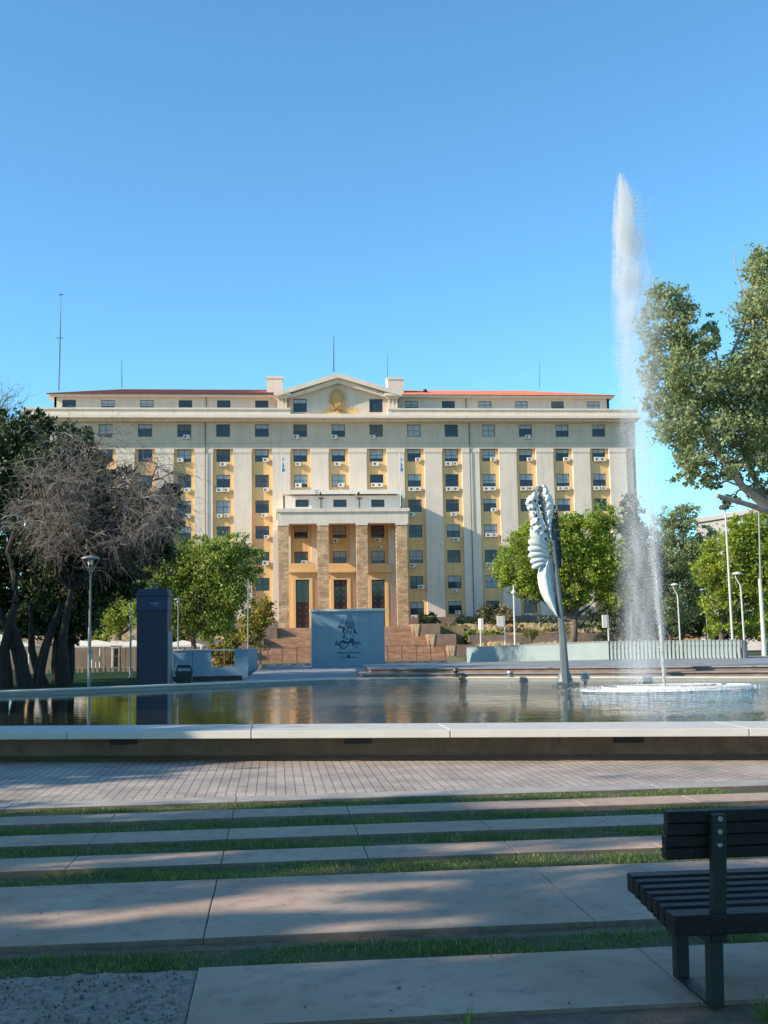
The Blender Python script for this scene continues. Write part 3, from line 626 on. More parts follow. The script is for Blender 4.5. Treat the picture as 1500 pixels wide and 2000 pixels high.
# ------------------------------------------------------------------ grand stairs, side terraces
sb = MB(); N = 24; zt, zb_ = 2.96, -.8; hts = (zt-zb_)/N
yb = 126.; yt_ = 135.
XS = [(W(541, 1230, 134).x, W(803, 1230, 134).x), (W(515, 1255, 131).x, W(833, 1255, 131).x), (W(488, 1280, 128).x, W(872, 1280, 128).x)]
yy = yt_
for k in range(N):
    z = zt-k*hts; a, c = XS[min(2, k//8)]; y1 = yt_-k*.36
    sb.box(a, c, y1-.36, y1, z-.16 if k < N-1 else -.9, z)
    sb.box(a, c, y1-.30, y1, z-.9, z-.162)
sb.box(XS[0][0], XS[0][1], yt_, YF, 2.0, zt)
tag(sb.build('grand_staircase', 'stairs'), 'wide terracotta stone steps rising to the porch in three flights', 'stairs')
def bank(side):
    b = MB(); far = -45 if side == 0 else 62; rb = random.Random(9+side)
    for k in range(3):      # stepped stone flank beside each flight
        x0, x1 = sorted((XS[k][side], XS[k][side]+(3.2 if side else -3.2))); z1 = zt-8*k*hts+.15
        b.box(x0, x1, yt_-(k+1)*2.88-.2, yt_-k*2.88-.203+(12 if k == 0 else 0), -.9, z1); b.box(x0+.02, x1-.02, yt_-(k+1)*2.88-.1, yt_-k*2.88-.3, z1+.001, z1+.07, 1)
    x0, x1 = sorted((XS[2][side]+(3.2 if side else -3.2), far)); nx, ny = 110, 26; P = {}
    for i in range(nx+1):
        for j in range(ny+1):
            u, v = i/nx, j/ny; x = x0+(x1-x0)*u; y = 124.5+(YP-.36-124.5)*v; z = -.9+3.9*min(1, v*1.55)**1.2+rb.uniform(-.13, .13)+.15*math.sin(x*.8+y)
            P[i, j] = (x, y, z)
    for i in range(nx):
        for j in range(ny): b.quad(P[i, j], P[i+1, j], P[i+1, j+1], P[i, j+1], 1)
    for (yy1, h1) in ((127.6, .35), (131.5, 1.75)):    # low retaining walls
        b.box(x0, x1, yy1, yy1+.35, -.9, h1)
    x0, x1 = sorted((XS[0][side], XS[2][side]+(3.2 if side else -3.2))); b.box(x0, x1, 134.6, YP-.4, -.9, zt-.05, 1)
    return b
mat('stoneedge', (.62, .42, .22), .9, .15, 2)  # pale tone with the sunlight on the block faces put in
tag(bank(0).build('planted_bank', ['plinth', 'drybank']), 'stepped brown stone planting bank left of the grand stairs', 'planting bank', 'stone banks beside the stairs')
tag(bank(1).build('planted_bank', ['plinth', 'drybank']), 'stepped brown stone planting bank right of the grand stairs', 'planting bank', 'stone banks beside the stairs')
for k, (a, c, d, e) in enumerate(((1293, 1322, 1045, 1130), (1403, 1440, 1120, 1210), ())[:2] if False else ()): pass
for k in range(3):  # pale wedges stand in for the sunlit faces of the side blocks
    x = XS[k][1]; y0 = yt_-k*2.88; z0 = zt-8*k*hts
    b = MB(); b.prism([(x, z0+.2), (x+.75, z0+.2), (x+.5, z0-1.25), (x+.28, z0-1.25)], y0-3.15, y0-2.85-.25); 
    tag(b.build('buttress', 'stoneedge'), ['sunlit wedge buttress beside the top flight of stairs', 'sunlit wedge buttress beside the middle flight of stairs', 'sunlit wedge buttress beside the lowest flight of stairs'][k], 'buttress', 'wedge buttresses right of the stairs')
# iron fence in front of the stairs, in panels
def fence(x0, x1, Y, zb, h, label, n, m='rust', group='iron fences in front of the building'):
    t = thing('iron_fence', label, 'fence', ((x0+x1)/2, Y, zb), group); w = (x1-x0)/n; p = MB()
    for i in range(n+1):
        MB().box(x0+i*w-.06, x0+i*w+.06, Y-.06, Y+.06, zb, zb+h+.05).build('post', m, t)
    for i in range(n):
        a, c = x0+i*w+.06, x0+(i+1)*w-.06
        p.box(a, c, Y-.03, Y+.03, zb+h-.06, zb+h); p.box(a, c, Y-.03, Y+.03, zb+.25, zb+.31); p.box(a, c, Y-.02, Y+.02, zb+h*.62, zb+h*.62+.03)
        k = int((c-a)/.45)
        for j in range(1, k): x = a+(c-a)*j/k; p.box(x-.012, x+.012, Y-.012, Y+.012, zb+.31, zb+h-.06)
    p.build('railing', m, t)
    MB().box(x0, x1, Y+.25, Y+.55, zb-.3, zb+.28).build('base_kerb', 'sand', t)
fx = lambda px: W(px, 1280, 100).x
fence(fx(352), fx(608), 100, -.8, 1.7, 'rusty iron fence left of the blue sign wall', 9)
fence(fx(700), fx(925), 100, -.8, 1.7, 'rusty iron fence right of the blue sign wall', 8)
fence(fx(1440), fx(1640), 78, -.45, 1.5, 'rusty iron fence at the far right behind the white pole', 7)
fence(W(-160, 1290, 86).x, W(262, 1290, 86).x, 86, -.52, 1.75, 'tan iron fence in front of the car park shelters', 14, 'tanpaint')
# ------------------------------------------------------------------ sign wall
YS = 50.; a, c = W(609, 1297, YS), W(752, 1297, YS); z1 = W(680, 1191, YS).z; z0 = .395
sg = thing('sign_wall', 'tall light blue free standing wall with stencilled portrait in a cocked hat', 'sign', ((a.x+c.x)/2, YS, z0))
MB().box(a.x, c.x, YS, YS+.55, z0, z1-.06).build('panel', 'panelblue', sg)
MB().box(a.x-.06, c.x+.06, YS-.08, YS+.63, z1-.058, z1+.04).build('cap', 'white', sg)
def sp(x, y): p = W(640+x/18.19, 1190+y/18.19, YS); return (p.x, p.z)
shapes1 = [ # dark ink
 [(330, 640), (420, 560), (470, 600), (600, 610), (640, 680), (540, 680), (440, 670)],
 [(520, 670), (630, 670), (620, 740), (570, 780), (620, 810), (600, 850), (540, 850), (520, 760)],
 [(560, 900), (640, 870), (620, 920), (600, 1060), (560, 1060), (545, 960)],
 [(700, 620), (780, 590), (840, 640), (890, 700), (860, 720), (780, 650), (740, 700), (690, 715), (670, 680)],
 [(800, 780), (870, 740), (840, 830), (800, 900), (770, 880)],
 [(910, 700), (960, 690), (1060, 870), (920, 850)],
 [(860, 930), (910, 900), (900, 970), (850, 960)],
 [(790, 1040), (930, 1020), (930, 1120), (760, 1130)],
 [(430, 1140), (560, 1090), (700, 1160), (780, 1120), (930, 1130), (970, 1200), (930, 1300), (870, 1310), (880, 1220), (780, 1190), (720, 1290), (680, 1220), (600, 1230), (470, 1180), (450, 1290), (560, 1300), (540, 1340), (440, 1330), (370, 1270), (250, 1280), (240, 1240), (380, 1230)],
 [(560, 1400), (690, 1290), (720, 1310), (620, 1390), (580, 1420), (440, 1390), (450, 1330)],
 [(970, 1210), (1160, 1215), (1200, 1190), (1160, 1250), (970, 1250)],
 [(690, 1640), (745, 1600), (805, 1640), (790, 1720), (745, 1740), (700, 1720)]]
shapes2 = [ # lighter hatch: hat body, plume, coat
 [(600, 600), (640, 400), (690, 210), (760, 180), (860, 250), (930, 420), (960, 690), (900, 690), (840, 600), (760, 570), (690, 620)],
 [(420, 560), (540, 340), (590, 230), (570, 340), (480, 560)],
 [(280, 1130), (330, 1100), (380, 1240), (250, 1245)],
 [(940, 1110), (1150, 1150), (1170, 1200), (960, 1200)],
 [(950, 1320), (1080, 1300), (1060, 1360), (980, 1360)],
 [(640, 1000), (700, 980), (720, 1100), (650, 1100)], [(660, 760), (720, 740), (730, 820), (680, 850)]]
b = MB()
for k, S in enumerate(shapes1+shapes2):
    mi = 0 if k < len(shapes1) else 1; y = YS-.006-.003*mi
    pts = [sp(*q) for q in S]; pts = pts if sum((p[0]*q[1]-q[0]*p[1]) for p, q in zip(pts, pts[1:]+pts[:1])) > 0 else pts[::-1]
    b.poly([(p[0], y+.0005*k, p[1]) for p in pts], mi)
b.build('portrait', ['ink', 'ink2'], sg)
def text(body, x, y, z, size, m, parent, name='lettering', rot=(PI/2, 0, 0), ext=.002):
    cu = bpy.data.curves.new(name, 'FONT'); cu.body = body; cu.size = size; cu.align_x = 'CENTER'; cu.extrude = ext; cu.offset = .004
    o = bpy.data.objects.new(name, cu); COL.objects.link(o); dg = bpy.context.evaluated_depsgraph_get(); me = bpy.data.meshes.new_from_object(o.evaluated_get(dg)); bpy.data.objects.remove(o)
    me.materials.clear(); me.materials.append(M[m]); o = bpy.data.objects.new(name, me); COL.objects.link(o)
    o.rotation_euler = rot; o.parent = parent; o.location = Vector((x, y, z))-parent.location; return o
q = sp(745, 1565); text('GENERAL D. JOSE SAN MARTIN', q[0], YS-.006, q[1], .073, 'ink', sg)
q = sp(745, 1725); text('MENDOZA    GOBIERNO', q[0], YS-.006, q[1], .058, 'ink', sg)
# ------------------------------------------------------------------ kiosk tower
YK = 36.; a, c, d = W(265, 1340, YK).x, W(326, 1340, YK).x, W(341, 1340, YK).x
kt = thing('kiosk_tower', 'tall dark blue advertising tower behind the left pool rim', 'kiosk', ((a+c)/2, YK, 0))
zc1, zc2, zc3 = W(300, 1192, YK).z, W(300, 1160, YK).z, W(300, 1152, YK).z
dk = 1.6
MB().box(a+.02, c, YK, YK+dk, -.05, zc1).build('body', 'kioskblue', kt)
MB().box(c+.002, c+.03, YK+.05, YK+dk-.05, -.05, zc1-.65).build('side_panel', 'kioskgrey', kt)
b = MB(); b.box(a, c+.03, YK-.04, YK+dk+.04, zc1+.002, zc1+.03); b.box(a+.01, c+.015, YK-.02, YK+dk, zc1+.032, zc2-.06); b.box(a-.02, c+.05, YK-.08, YK+dk+.06, zc2-.058, zc2+.03); b.box(a+.03, c, YK-.03, YK+dk, zc2+.031, zc3+.04); b.build('head', 'kioskdark', kt)
b = MB(); xx, zz = (a+c)/2-.02, zc3+.04
for k in range(6): t = k*PI/3; b.tube([(xx+.1*math.cos(t), YK+.8+.1*math.sin(t), zz), (xx+.1*math.cos(t), YK+.8+.1*math.sin(t), zz+.17)], .012, 6)
b.lathe([(0, zz+.23), (.1, zz+.22), (.16, zz+.17), (0, zz+.17)], (xx, YK+.8, 0), 14); b.build('top_vent', 'kioskgrey', kt)
b = MB(); x0 = W(294, 1170, YK).x
b.box(x0, x0+.05, YK-.03, YK-.022, zc1+.2, zc1+.25); b.box(x0+.07, x0+.25, YK-.03, YK-.022, zc1+.19, zc1+.24); b.box(x0+.1, x0+.25, YK-.03, YK-.022, zc1+.12, zc1+.14); b.build('name_plate', 'kioskgrey', kt)
# litter bin
p = W(360, 1337, 37.5); lb = thing('litter_bin', 'dark green litter bin with slanted hood beside the blue tower', 'litter bin', (p.x, 37.5, 0))
b = MB(); x = p.x; 
def frust(b, x, y, z0, z1, w0, w1, d0, d1, mi=0):
    k = len(b.v); b.v += [(x-w0, y-d0, z0), (x+w0, y-d0, z0), (x+w0, y+d0, z0), (x-w0, y+d0, z0), (x-w1, y-d1, z1), (x+w1, y-d1, z1), (x+w1, y+d1, z1), (x-w1, y+d1, z1)]
    for f in ((0, 3, 2, 1), (4, 5, 6, 7), (0, 1, 5, 4), (1, 2, 6, 5), (2, 3, 7, 6), (3, 0, 4, 7)): b.f.append(tuple(k+i for i in f)); b.m.append(mi)
frust(b, x, 37.5, .0, .60, .21, .27, .2, .25); b.build('body', 'binmat', lb)
b = MB(); frust(b, x, 37.5, .602, .64, .29, .29, .26, .26); frust(b, x, 37.55, .74, .84, .25, .2, .2, .12); b.box(x-.25, x-.21, 37.4, 37.7, .641, .739); b.box(x+.21, x+.25, 37.4, 37.7, .641, .739); b.build('hood', 'binmat', lb)
# blue low walls on the left
YB = 46.
def xz(px, py, Y=YB): p = W(px, py, Y); return p.x, p.z
tw_ = thing('blue_parapet', 'pale blue painted low wall with square opening beside the tower', 'low wall', (xz(412, 1300)[0], YB, 0))
xs = [xz(q, 1300)[0] for q in (338, 376, 412, 458, 472)]; zt_ = xz(400, 1270)[1]; zb2 = .2; zo0, zo1 = xz(435, 1303)[1], xz(435, 1277)[1]
b = MB(); b.box(xs[0], xs[1]-.01, YB, YB+.25, zb2, zt_); b.box(xs[1]+.01, xs[2], YB, YB+.25, zb2, zt_); b.box(xs[2], xs[3], YB, YB+.25, zb2, zo0); b.box(xs[3], xs[4], YB, YB+.25, zb2, zt_+.05); b.build('wall', 'paleblue', tw_)
MB().box(xs[0], xs[4], YB+.05, YB+.22, -.05, .197).build('base', 'black', tw_)  # black strip paints in the shadow under the wall
b = MB(); b.box(xs[0], xs[2], YB-.04, YB+.29, zt_+.002, zt_+.05); b.box(xs[2], xs[3], YB+.05, YB+.1, zt_-.03, zt_+.02); b.build('cap', 'white', tw_)
b = MB(); b.slab([(xs[4]+.002, YB), (xs[4]+.252, YB), (xs[4]+.55, YB+6), (xs[4]+.30, YB+6)], .1, zt_); tag(b.build('blue_side_wall', 'paleblue'), 'pale blue low wall running back from the end of the blue parapet', 'low wall')
# ------------------------------------------------------------------ pale green wall and corrugated fence on the right
wl = thing('green_wall', 'long pale green low wall with thin cap rail right of the sign wall', 'low wall', (10.5, 48, .395))
P0, P1 = G(912, 1294, .4), G(1190, 1301, .4)
dv = (P1-P0); nv = Vector((-dv.y, dv.x, 0)).normalized()*.2
def wallseg(b, p, q, z0, zp, zq, th):
    k = len(b.v); n = Vector((-(q-p).y, (q-p).x, 0)).normalized()*th
    b.v += [(p.x, p.y, z0), (q.x, q.y, z0), (q.x, q.y, zq), (p.x, p.y, zp), (p.x+n.x, p.y+n.y, z0), (q.x+n.x, q.y+n.y, z0), (q.x+n.x, q.y+n.y, zq), (p.x+n.x, p.y+n.y, zp)]
    for f in ((0, 1, 2, 3), (5, 4, 7, 6), (3, 2, 6, 7), (0, 3, 7, 4), (1, 5, 6, 2), (0, 4, 5, 1)): b.f.append(tuple(k+i for i in f)); b.m.append(0)
zA, zB = W(912, 1266, P0.y).z, W(1190, 1254, P1.y).z
b = MB(); wallseg(b, P0, P1, .39, zA, zB, .2); b.build('wall', 'palegreen', wl)
b = MB(); k = Vector((0, -.05, 0)); wallseg(b, P0+k, P1+k, zA+.003, zA+.05, zB+.05, .3); 
for i in (0, 1, 4, 5): x, y, z = b.v[i]; b.v[i] = (x, y, (zA if i in (0, 4) else zB)+.003)
b.build('cap_rail', 'steel', wl)
cf = thing('corrugated_fence', 'pale green fence of upright curved metal slats at the right', 'fence', (15, 42, .395))
Q0, Q1 = P1+Vector((.05, -.02, 0)), G(1450, 1300, .4); nsl = 33; ztop = W(1300, 1252, 42).z
for i in range(nsl):
    t = (i+.5)/nsl; p = Q0.lerp(Q1, t); hw = (Q1-Q0).length/nsl*.40; b = MB()
    prof = [(-.06, .39), (-.02, .6), (0, .8), (.0, 1.0), (-.03, ztop-.05), (-.08, ztop+.03)]
    for (y1, z1), (y2, z2) in zip(prof[:-1], prof[1:]):
        b.box(0, 0, 0, 0, 0, 0); b.v = b.v[:-8]; b.f = b.f[:-6]; b.m = b.m[:-6]
        k = len(b.v)
        for (yy_, zz_) in ((y1, z1), (y2, z2)):
            for sx, sy in ((-hw, 0), (0, -.05), (hw, 0), (hw, .03), (0, -.02), (-hw, .03)): b.v.append((p.x+sx, p.y+yy_+sy, zz_))
        for j in range(6): b.f.append((k+j, k+(j+1) % 6, k+6+(j+1) % 6, k+6+j)); b.m.append(0)
    k = len(b.v); b.f.append(tuple(range(k-6, k))); b.m.append(0)
    b.build('slat', 'palegreen', cf)
b = MB(); b.tube([Q0+Vector((0, .12, .25)), Q1+Vector((0, .12, .25))], .025, 6); b.tube([Q0+Vector((0, .12, .72)), Q1+Vector((0, .12, .72))], .025, 6); b.box(Q1.x+.05, Q1.x+.13, Q1.y-.05, Q1.y+.1, .39, ztop); b.build('rail', 'steel', cf)
b = MB(); b.box(Q1.x+.16, Q1.x+.22, Q1.y, Q1.y+6, .39, ztop-.02); tag(b.build('end_panel', 'palegreen'), 'pale green end panel behind the right end of the slat fence', 'fence')
# ------------------------------------------------------------------ lamps, poles, signs
def lamp_cone(px, top, Y, base_z, r, label):
    p = W(px, top, Y); x, zt = p.x, p.z; t = thing('street_lamp', label, 'street lamp', (x, Y, base_z), 'round headed park lamps'); R = r
    b = MB(); h = zt-base_z; b.tube([(x, Y, base_z), (x, Y, base_z+h*.45), (x, Y, base_z+h*.46), (x, Y, zt-R*2.1)], [.055*r/.3, .055*r/.3, .038*r/.3, .03*r/.3], 10); b.lathe([(.12, base_z), (.12, base_z+.04), (.06, base_z+.06)], (x, Y, 0), 10); b.build('pole', 'steel', t)
    b = MB(); b.lathe([(0, zt), (R*.6, zt-R*.08), (R*.95, zt-R*.22), (R, zt-R*.3), (R*.96, zt-R*.42), (R*.6, zt-R*.46), (0, zt-R*.46)], (x, Y, 0), 24); b.build('lamp_head', 'steel', t, smooth=True)
    for k in range(4):
        a = k*PI/2+.5; b = MB(); b.tube([(x+.94*R*math.cos(a), Y+.94*R*math.sin(a), zt-R*.4), (x+.35*R*math.cos(a), Y+.35*R*math.sin(a), zt-R*1.5), (x, Y, zt-R*2.2)], .014*r/.3, 6); b.build('arm', 'steel', t)
    MB().lathe([(R*.3, zt-R*.47), (R*.22, zt-R*1.0), (0, zt-R*1.05)], (x, Y, 0), 12).build('bulb', 'white', t)
lamp_cone(177, 1085, 40, -.01, .32, 'tall grey park lamp with round cap nearest on the left lawn')
lamp_cone(256, 1110, 53, -.01, .28, 'grey park lamp just left of the dark blue tower')
lamp_cone(348, 1168, 72, -.3, .28, 'small distant park lamp right of the dark blue tower')
def lamp_bent(px, top, Y, bz, r, label, dark=False):
    p = W(px, top, Y); x, zt = p.x, p.z; t = thing('street_lamp', label, 'street lamp', (x+.15, Y, bz), 'bent neck disc lamps'); m = 'polewhite' if not dark else 'steel'
    MB().tube([(x+.2, Y, bz), (x+.15, Y, bz+(zt-bz)*.80), (x+.12, Y, bz+(zt-bz)*.86), (x-.10, Y, zt-.28), (x-.14, Y, zt-.12)], [.055, .042, .038, .032, .03], 8).build('pole', m, t)
    b = MB(); b.lathe([(0, zt+.04), (r*.7, zt), (r, zt-.08), (r*.9, zt-.12), (0, zt-.10)], (x, Y, 0), 18); b.build('lamp_head', m, t, smooth=True)
lamp_bent(1226, 1157, 85, -.5, .30, 'pale bent neck lamp inside the spray')
lamp_bent(1318, 1140, 71, -.2, .27, 'pale bent neck lamp just right of the thin water jet')
lamp_bent(1440, 1118, 58, -.01, .28, 'nearest pale bent neck lamp above the end of the slat fence')
lamp_bent(1373, 1150, 80, -.4, .28, 'dim bent neck lamp in tree shade behind the slat fence', True)
def pole(px0, py0, px1, py1, Y, r0, r1, label, m='polewhite', head=None, base=0.):
    p, q = W(px0, py0, Y), W(px1, py1, Y); p.z = base
    t = thing('light_pole', label, 'pole', (p.x, Y, base)); MB().tube([p, q], [r0, r1], 10).build('pole', m, t)
    if head == 'flood':
        b = MB(); b.lathe([(0, .12), (.22, .1), (.3, 0), (.26, -.14), (0, -.16)], (q.x-.05, Y, q.z), 14); b.box(q.x-.05, q.x+.5, Y-.03, Y+.03, q.z+.0, q.z+.06); b.build('floodlight', 'frame', t)
    if head == 'ball':
        b = MB(); b.lathe([(0, .2), (.12, .15), (.17, 0), (.1, -.1), (0, -.12)], (q.x, Y, W(px1, py1+16, Y).z), 12); b.build('camera_ball', 'polewhite', t, smooth=True)
pole(1431, 1250, 1416, 990, 60, .075, .045, 'tall pale pole with dark floodlight above the slat fence', head='flood')
pole(1494, 1285, 1484, 1130, 56, .12, .09, 'thick white pole near the right edge', base=0)
pole(1489, 1285, 1479, 880, 58, .06, .04, 'thin grey pole just left of the thick white pole', 'steel')
pole(1006, 1262, 1003, 1142, 70, .075, .045, 'white pole with ball camera left of the feather sculpture', head='ball', base=-.2)
pole(484, 1285, 485, 1130, 75, .05, .035, 'slim grey pole left of the stairs', 'steel', base=-.3)
pole(6, 1340, 4, 1180, 62, .12, .1, 'pale post at the left edge behind the tree trunks', 'shed')
p = W(25, 1006, 42); t = thing('hooked_lamp', 'arched grey lamp arm in front of the dark tree at the left edge', 'street lamp', (p.x-1., 42, 0))
MB().tube([(p.x-1.0, 42, 0), (p.x-.95, 42, p.z-1.2), (p.x-.7, 42, p.z-.35), (p.x-.25, 42, p.z-.05), (p.x+.1, 42, p.z), (p.x+.4, 42, p.z-.12), (p.x+.47, 42, p.z-.3)], [.07, .06, .04, .03, .03, .03, .03], 8).build('pole', 'steel', t)
MB().lathe([(0, .02), (.05, 0), (.07, -.1), (0, -.12)], (p.x+.47, 42, p.z-.3), 10).build('lamp_head', 'steel', t)
def sign(px, top, bot, Y, w, label, edge=False, base=-.1, side=-1):
    p, q = W(px, top, Y), W(px, bot, Y); t = thing('sign_post', label, 'sign', (p.x, Y, base), 'white signs on poles')
    MB().tube([(p.x, Y, base), (p.x, Y, p.z)], .045, 8).build('pole', 'polewhite', t)
    if edge: MB().box(p.x-.06, p.x+.10, Y-.35, Y+.3, q.z, p.z).build('sign_board', 'white', t)
    else: MB().box(p.x+side*w if side < 0 else p.x, p.x-.05 if side < 0 else p.x+w, Y-.05, Y+.05, q.z, p.z).build('sign_board', 'white', t)
sign(985, 1203, 1224, 62, .42, 'white square sign on a pole in front of the dry shrubs')
sign(938, 1208, 1230, 62, .3, 'narrow white sign seen edge on above the end of the green wall', True)
sign(1187, 1201, 1226, 60, .32, 'white square sign where the green wall meets the slat fence')
# ------------------------------------------------------------------ car park shelters on the left
for k, (px, w, Y, base, lb_) in enumerate(((30, 3.2, 90, -.6, 'leftmost white peaked shelter behind the tree trunks'), (160, 3.1, 91, -.6, 'white peaked shelter left of the grey lamp pole'), (188, 4.4, 90, -.6, 'white peaked shelter behind the grey lamp pole'), (232, 3.8, 91.5, -.6, 'white peaked shelter behind the leaning trunk'), (262, 3., 90, -.6, 'white peaked shelter just left of the dark blue tower'), (357, 3.4, 91, -.6, 'white peaked shelter seen just right of the dark blue tower'))):
    p = W(px, 1250, Y); x = p.x; t = thing('car_shelter', lb_, 'shelter', (x, Y, base), 'peaked car park shelters'); zp = p.z; ze = zp-.42; b = MB()
    for (dx, dy) in ((-1, -1), (1, -1), (1, 1), (-1, 1)): pass
    cs = [(x-w/2, Y-2), (x+w/2, Y-2), (x+w/2, Y+2), (x-w/2, Y+2)]
    for i in range(4):
        a, c = cs[i], cs[(i+1) % 4]; b.poly([(*a, ze), (*c, ze), (x, Y, zp)]); b.quad((*a, ze-.12), (*c, ze-.12), (*c, ze), (*a, ze))
    b.poly([(*q, ze-.12) for q in cs][::-1]); b.build('canopy', 'white', t)
    for cx, cy_ in cs: MB().tube([(cx*.92+x*.08, cy_, base), (cx*.92+x*.08, cy_, ze-.1)], .07, 6).build('post', 'shed', t)
b = MB(); b.box(-36, -8, 97, 98, -.85, 1.15); tag(b.build('boundary_wall', 'plinth'), 'low brown wall behind the car park shelters', 'wall')
# ------------------------------------------------------------------ far right building
p, q = W(1372, 1020, 120), W(1640, 985, 120); gb = thing('grey_building', 'distant grey flat roofed building among the trees at the right', 'building', (p.x, 120, -1))
b = MB(); Hh = W(1400, 1018, 120).z
cs = [(p.x, 122), (p.x+3, 112), (p.x+24, 119), (p.x+21, 130)]
b.slab(cs, -1, Hh); b.build('wall', 'greybuilding', gb); b = MB(); c0 = Vector((sum(c[0] for c in cs)/4, sum(c[1] for c in cs)/4)); b.slab([tuple(c0+(Vector(c)-c0)*1.03) for c in cs], Hh+.002, Hh+.5); b.build('parapet', 'greybuilding', gb)
for fl in range(4):
    for k in range(6):
        A, B = Vector((p.x+3, 112)), Vector((p.x+24, 119)); e = (B-A).normalized(); nrm = Vector((e.y, -e.x)); c = A+e*(1.5+3.2*k); z = Hh-2.6-3.3*fl
        b = MB(); a1, a2 = c+nrm*.02, c+e*1.3+nrm*.02; b.quad((*a1, z), (*a2, z), (*a2, z+1.5), (*a1, z+1.5)); b.build('window', 'glass', gb)
    A, B = Vector((p.x, 122)), Vector((p.x+3, 112)); e = (B-A).normalized(); nrm = Vector((e.y, -e.x))
    for k in range(2):
        c = A+e*(2.2+4*k); z = Hh-2.6-3.3*fl; b = MB(); a1, a2 = c+nrm*.02, c+e*1.3+nrm*.02; b.quad((*a1, z), (*a2, z), (*a2, z+1.5), (*a1, z+1.5)); b.build('window', 'glass', gb)
# ------------------------------------------------------------------ bench
bn = thing('park_bench', 'dark slatted wooden bench facing the pool, seen from behind', 'bench', (2.9, 5.05, 0))
def bz(py, Y, px=1395): return W(px, py, Y).z
by0 = 4.86
xl = W(1297, 1640, by0).x; xr = xl+2.0
# backrest: four stacked planks, leaning back towards us
zt_, zb_ = bz(1582, 4.80), bz(1677, 4.86); hgt = (zt_-zb_)/4
for k in range(4):
    y = 4.80+.018*k; z = zt_-hgt*(k+1); b = MB(); b.box(xl+.004*(k % 2), xr, y+.0, y+.06, z+.001, z+hgt-.002); b.build('back_slat', 'wood', bn, bevel=.006)
# seat slats
xs0 = W(1310, 1790, 4.93).x
nS = 6; sy0, sy1 = 4.84, 5.42; zseat = bz(1785, 4.80, 1400)
sx0 = W(1316, 1783, 4.80).x; sx1 = W(1224, 1713, 5.45).x
cur = 4.79
for k, wd2 in enumerate((.125, .07, .07, .07, .075, .07, .095)):
    t = k/6; zz = zseat+.05*t; b = MB(); b.box(sx0+(sx1-sx0)*t, xr+.02, cur, cur+wd2, zz-.085, zz); b.build('seat_slat', 'wood', bn, bevel=.005); cur += wd2+.014
for s_i, xp in enumerate((xl+.213, xr-.25)):
    pw = .036
    b = MB(); k = len(b.v)
    b.tube([(xp, 4.86, zseat-.12), (xp, 4.77, zt_-.02)], pw*1.0, 4); 
    b = MB()
    def post(b, x, ya, za, yb_, zb2, w, d):
        k = len(b.v); b.v += [(x-w, ya-d, za), (x+w, ya-d, za), (x+w, ya+d, za), (x-w, ya+d, za), (x-w, yb_-d, zb2), (x+w, yb_-d, zb2), (x+w, yb_+d, zb2), (x-w, yb_+d, zb2)]
        for f in ((0, 3, 2, 1), (4, 5, 6, 7), (0, 1, 5, 4), (1, 2, 6, 5), (2, 3, 7, 6), (3, 0, 4, 7)): b.f.append(tuple(k+i for i in f)); b.m.append(0)
    post(b, xp, 4.845, zseat-.12, 4.775, zt_-.012, .031, .022); b.build('back_post', 'benchmetal', bn, bevel=.004)
    for zz in np.linspace(zt_-.03, zb_+.02, 4):
        c = MB(); yy_ = 4.775-.022+(zt_-zz)*.17; pr = [(xp+.011*math.cos(t), zz+.011*math.sin(t)) for t in np.linspace(0, 2*PI, 13)[:-1]]; c.prism(pr, yy_-.008, yy_+.004); c.build('bolt', 'steel', bn)
    b = MB(); post(b, xp-.005, 4.90, 0, 4.88, zseat-.13, .031, .03); b.build('leg', 'benchmetal', bn, bevel=.004)
    b = MB(); post(b, xp-.005, 5.31, 0, 5.30, .22, .031, .03); post(b, xp-.005, 5.30, .2205, 5.36, zseat-.08, .031, .03); b.build('leg', 'benchmetal', bn, bevel=.004)
    b = MB(); b.box(xp-.05, xp+.04, 4.84, 5.44, zseat-.13, zseat-.088); b.build('cross_bar', 'benchmetal', bn, bevel=.004)
    b = MB(); b.box(xp-.035, xp+.025, 4.935, 5.27, .0, .012); b.build('foot_plate', 'benchmetal', bn)
# fallen dry leaves
def dryleaf(px, py, s, lab):
    p = G(px, py, .0); b = MB(); n = 7; pts = []
    for k in range(n): t = 2*PI*k/n; r = s*random.uniform(.5, 1.1); pts.append((p.x+r*math.cos(t), p.y+r*math.sin(t), .004+random.uniform(.0, s*.6)))
    for k in range(n): b.poly([(p.x, p.y, .003+s*.2), pts[k], pts[(k+1) % n]])
    tag(b.build('dry_leaf', 'dryleaf'), lab, 'leaf', 'dry leaves lying on the near paving')
dryleaf(778, 1933, .017, 'curled brown leaf alone on the middle of the front paving')
dryleaf(765, 1977, .014, 'small dark leaf near the bottom edge below the curled brown leaf')
dryleaf(1052, 1980, .013, 'orange brown leaf by the soil edge at the bottom')
dryleaf(960, 1871, .011, 'small leaf at the far edge of the front paving')
dryleaf(921, 1944, .010, 'thin dark leaf right of the curled brown leaf')
dryleaf(1136, 1900, .009, 'tiny leaf left of the bench seat on the front paving')
dryleaf(640, 1920, .008, 'tiny leaf left of the curled brown leaf')
n = 420; lx = RNG.uniform(-2.6, 3.6, n); ly = RNG.uniform(4.97, 13.5, n); C = np.stack([lx, ly, np.full(n, .006)], 1); LV = leafmesh('leaf_litter', C, .011, 'dryleaf', thing('tmp', 'x', 'x'), up=4) if False else None
an = RNG.uniform(0, 6.28, n); sz = RNG.uniform(.003, .013, n); u = np.stack([np.cos(an), np.sin(an), RNG.uniform(-.3, .3, n)], 1)*sz[:, None]; v = np.stack([-np.sin(an), np.cos(an), RNG.uniform(0, .4, n)], 1)*sz[:, None]*.5
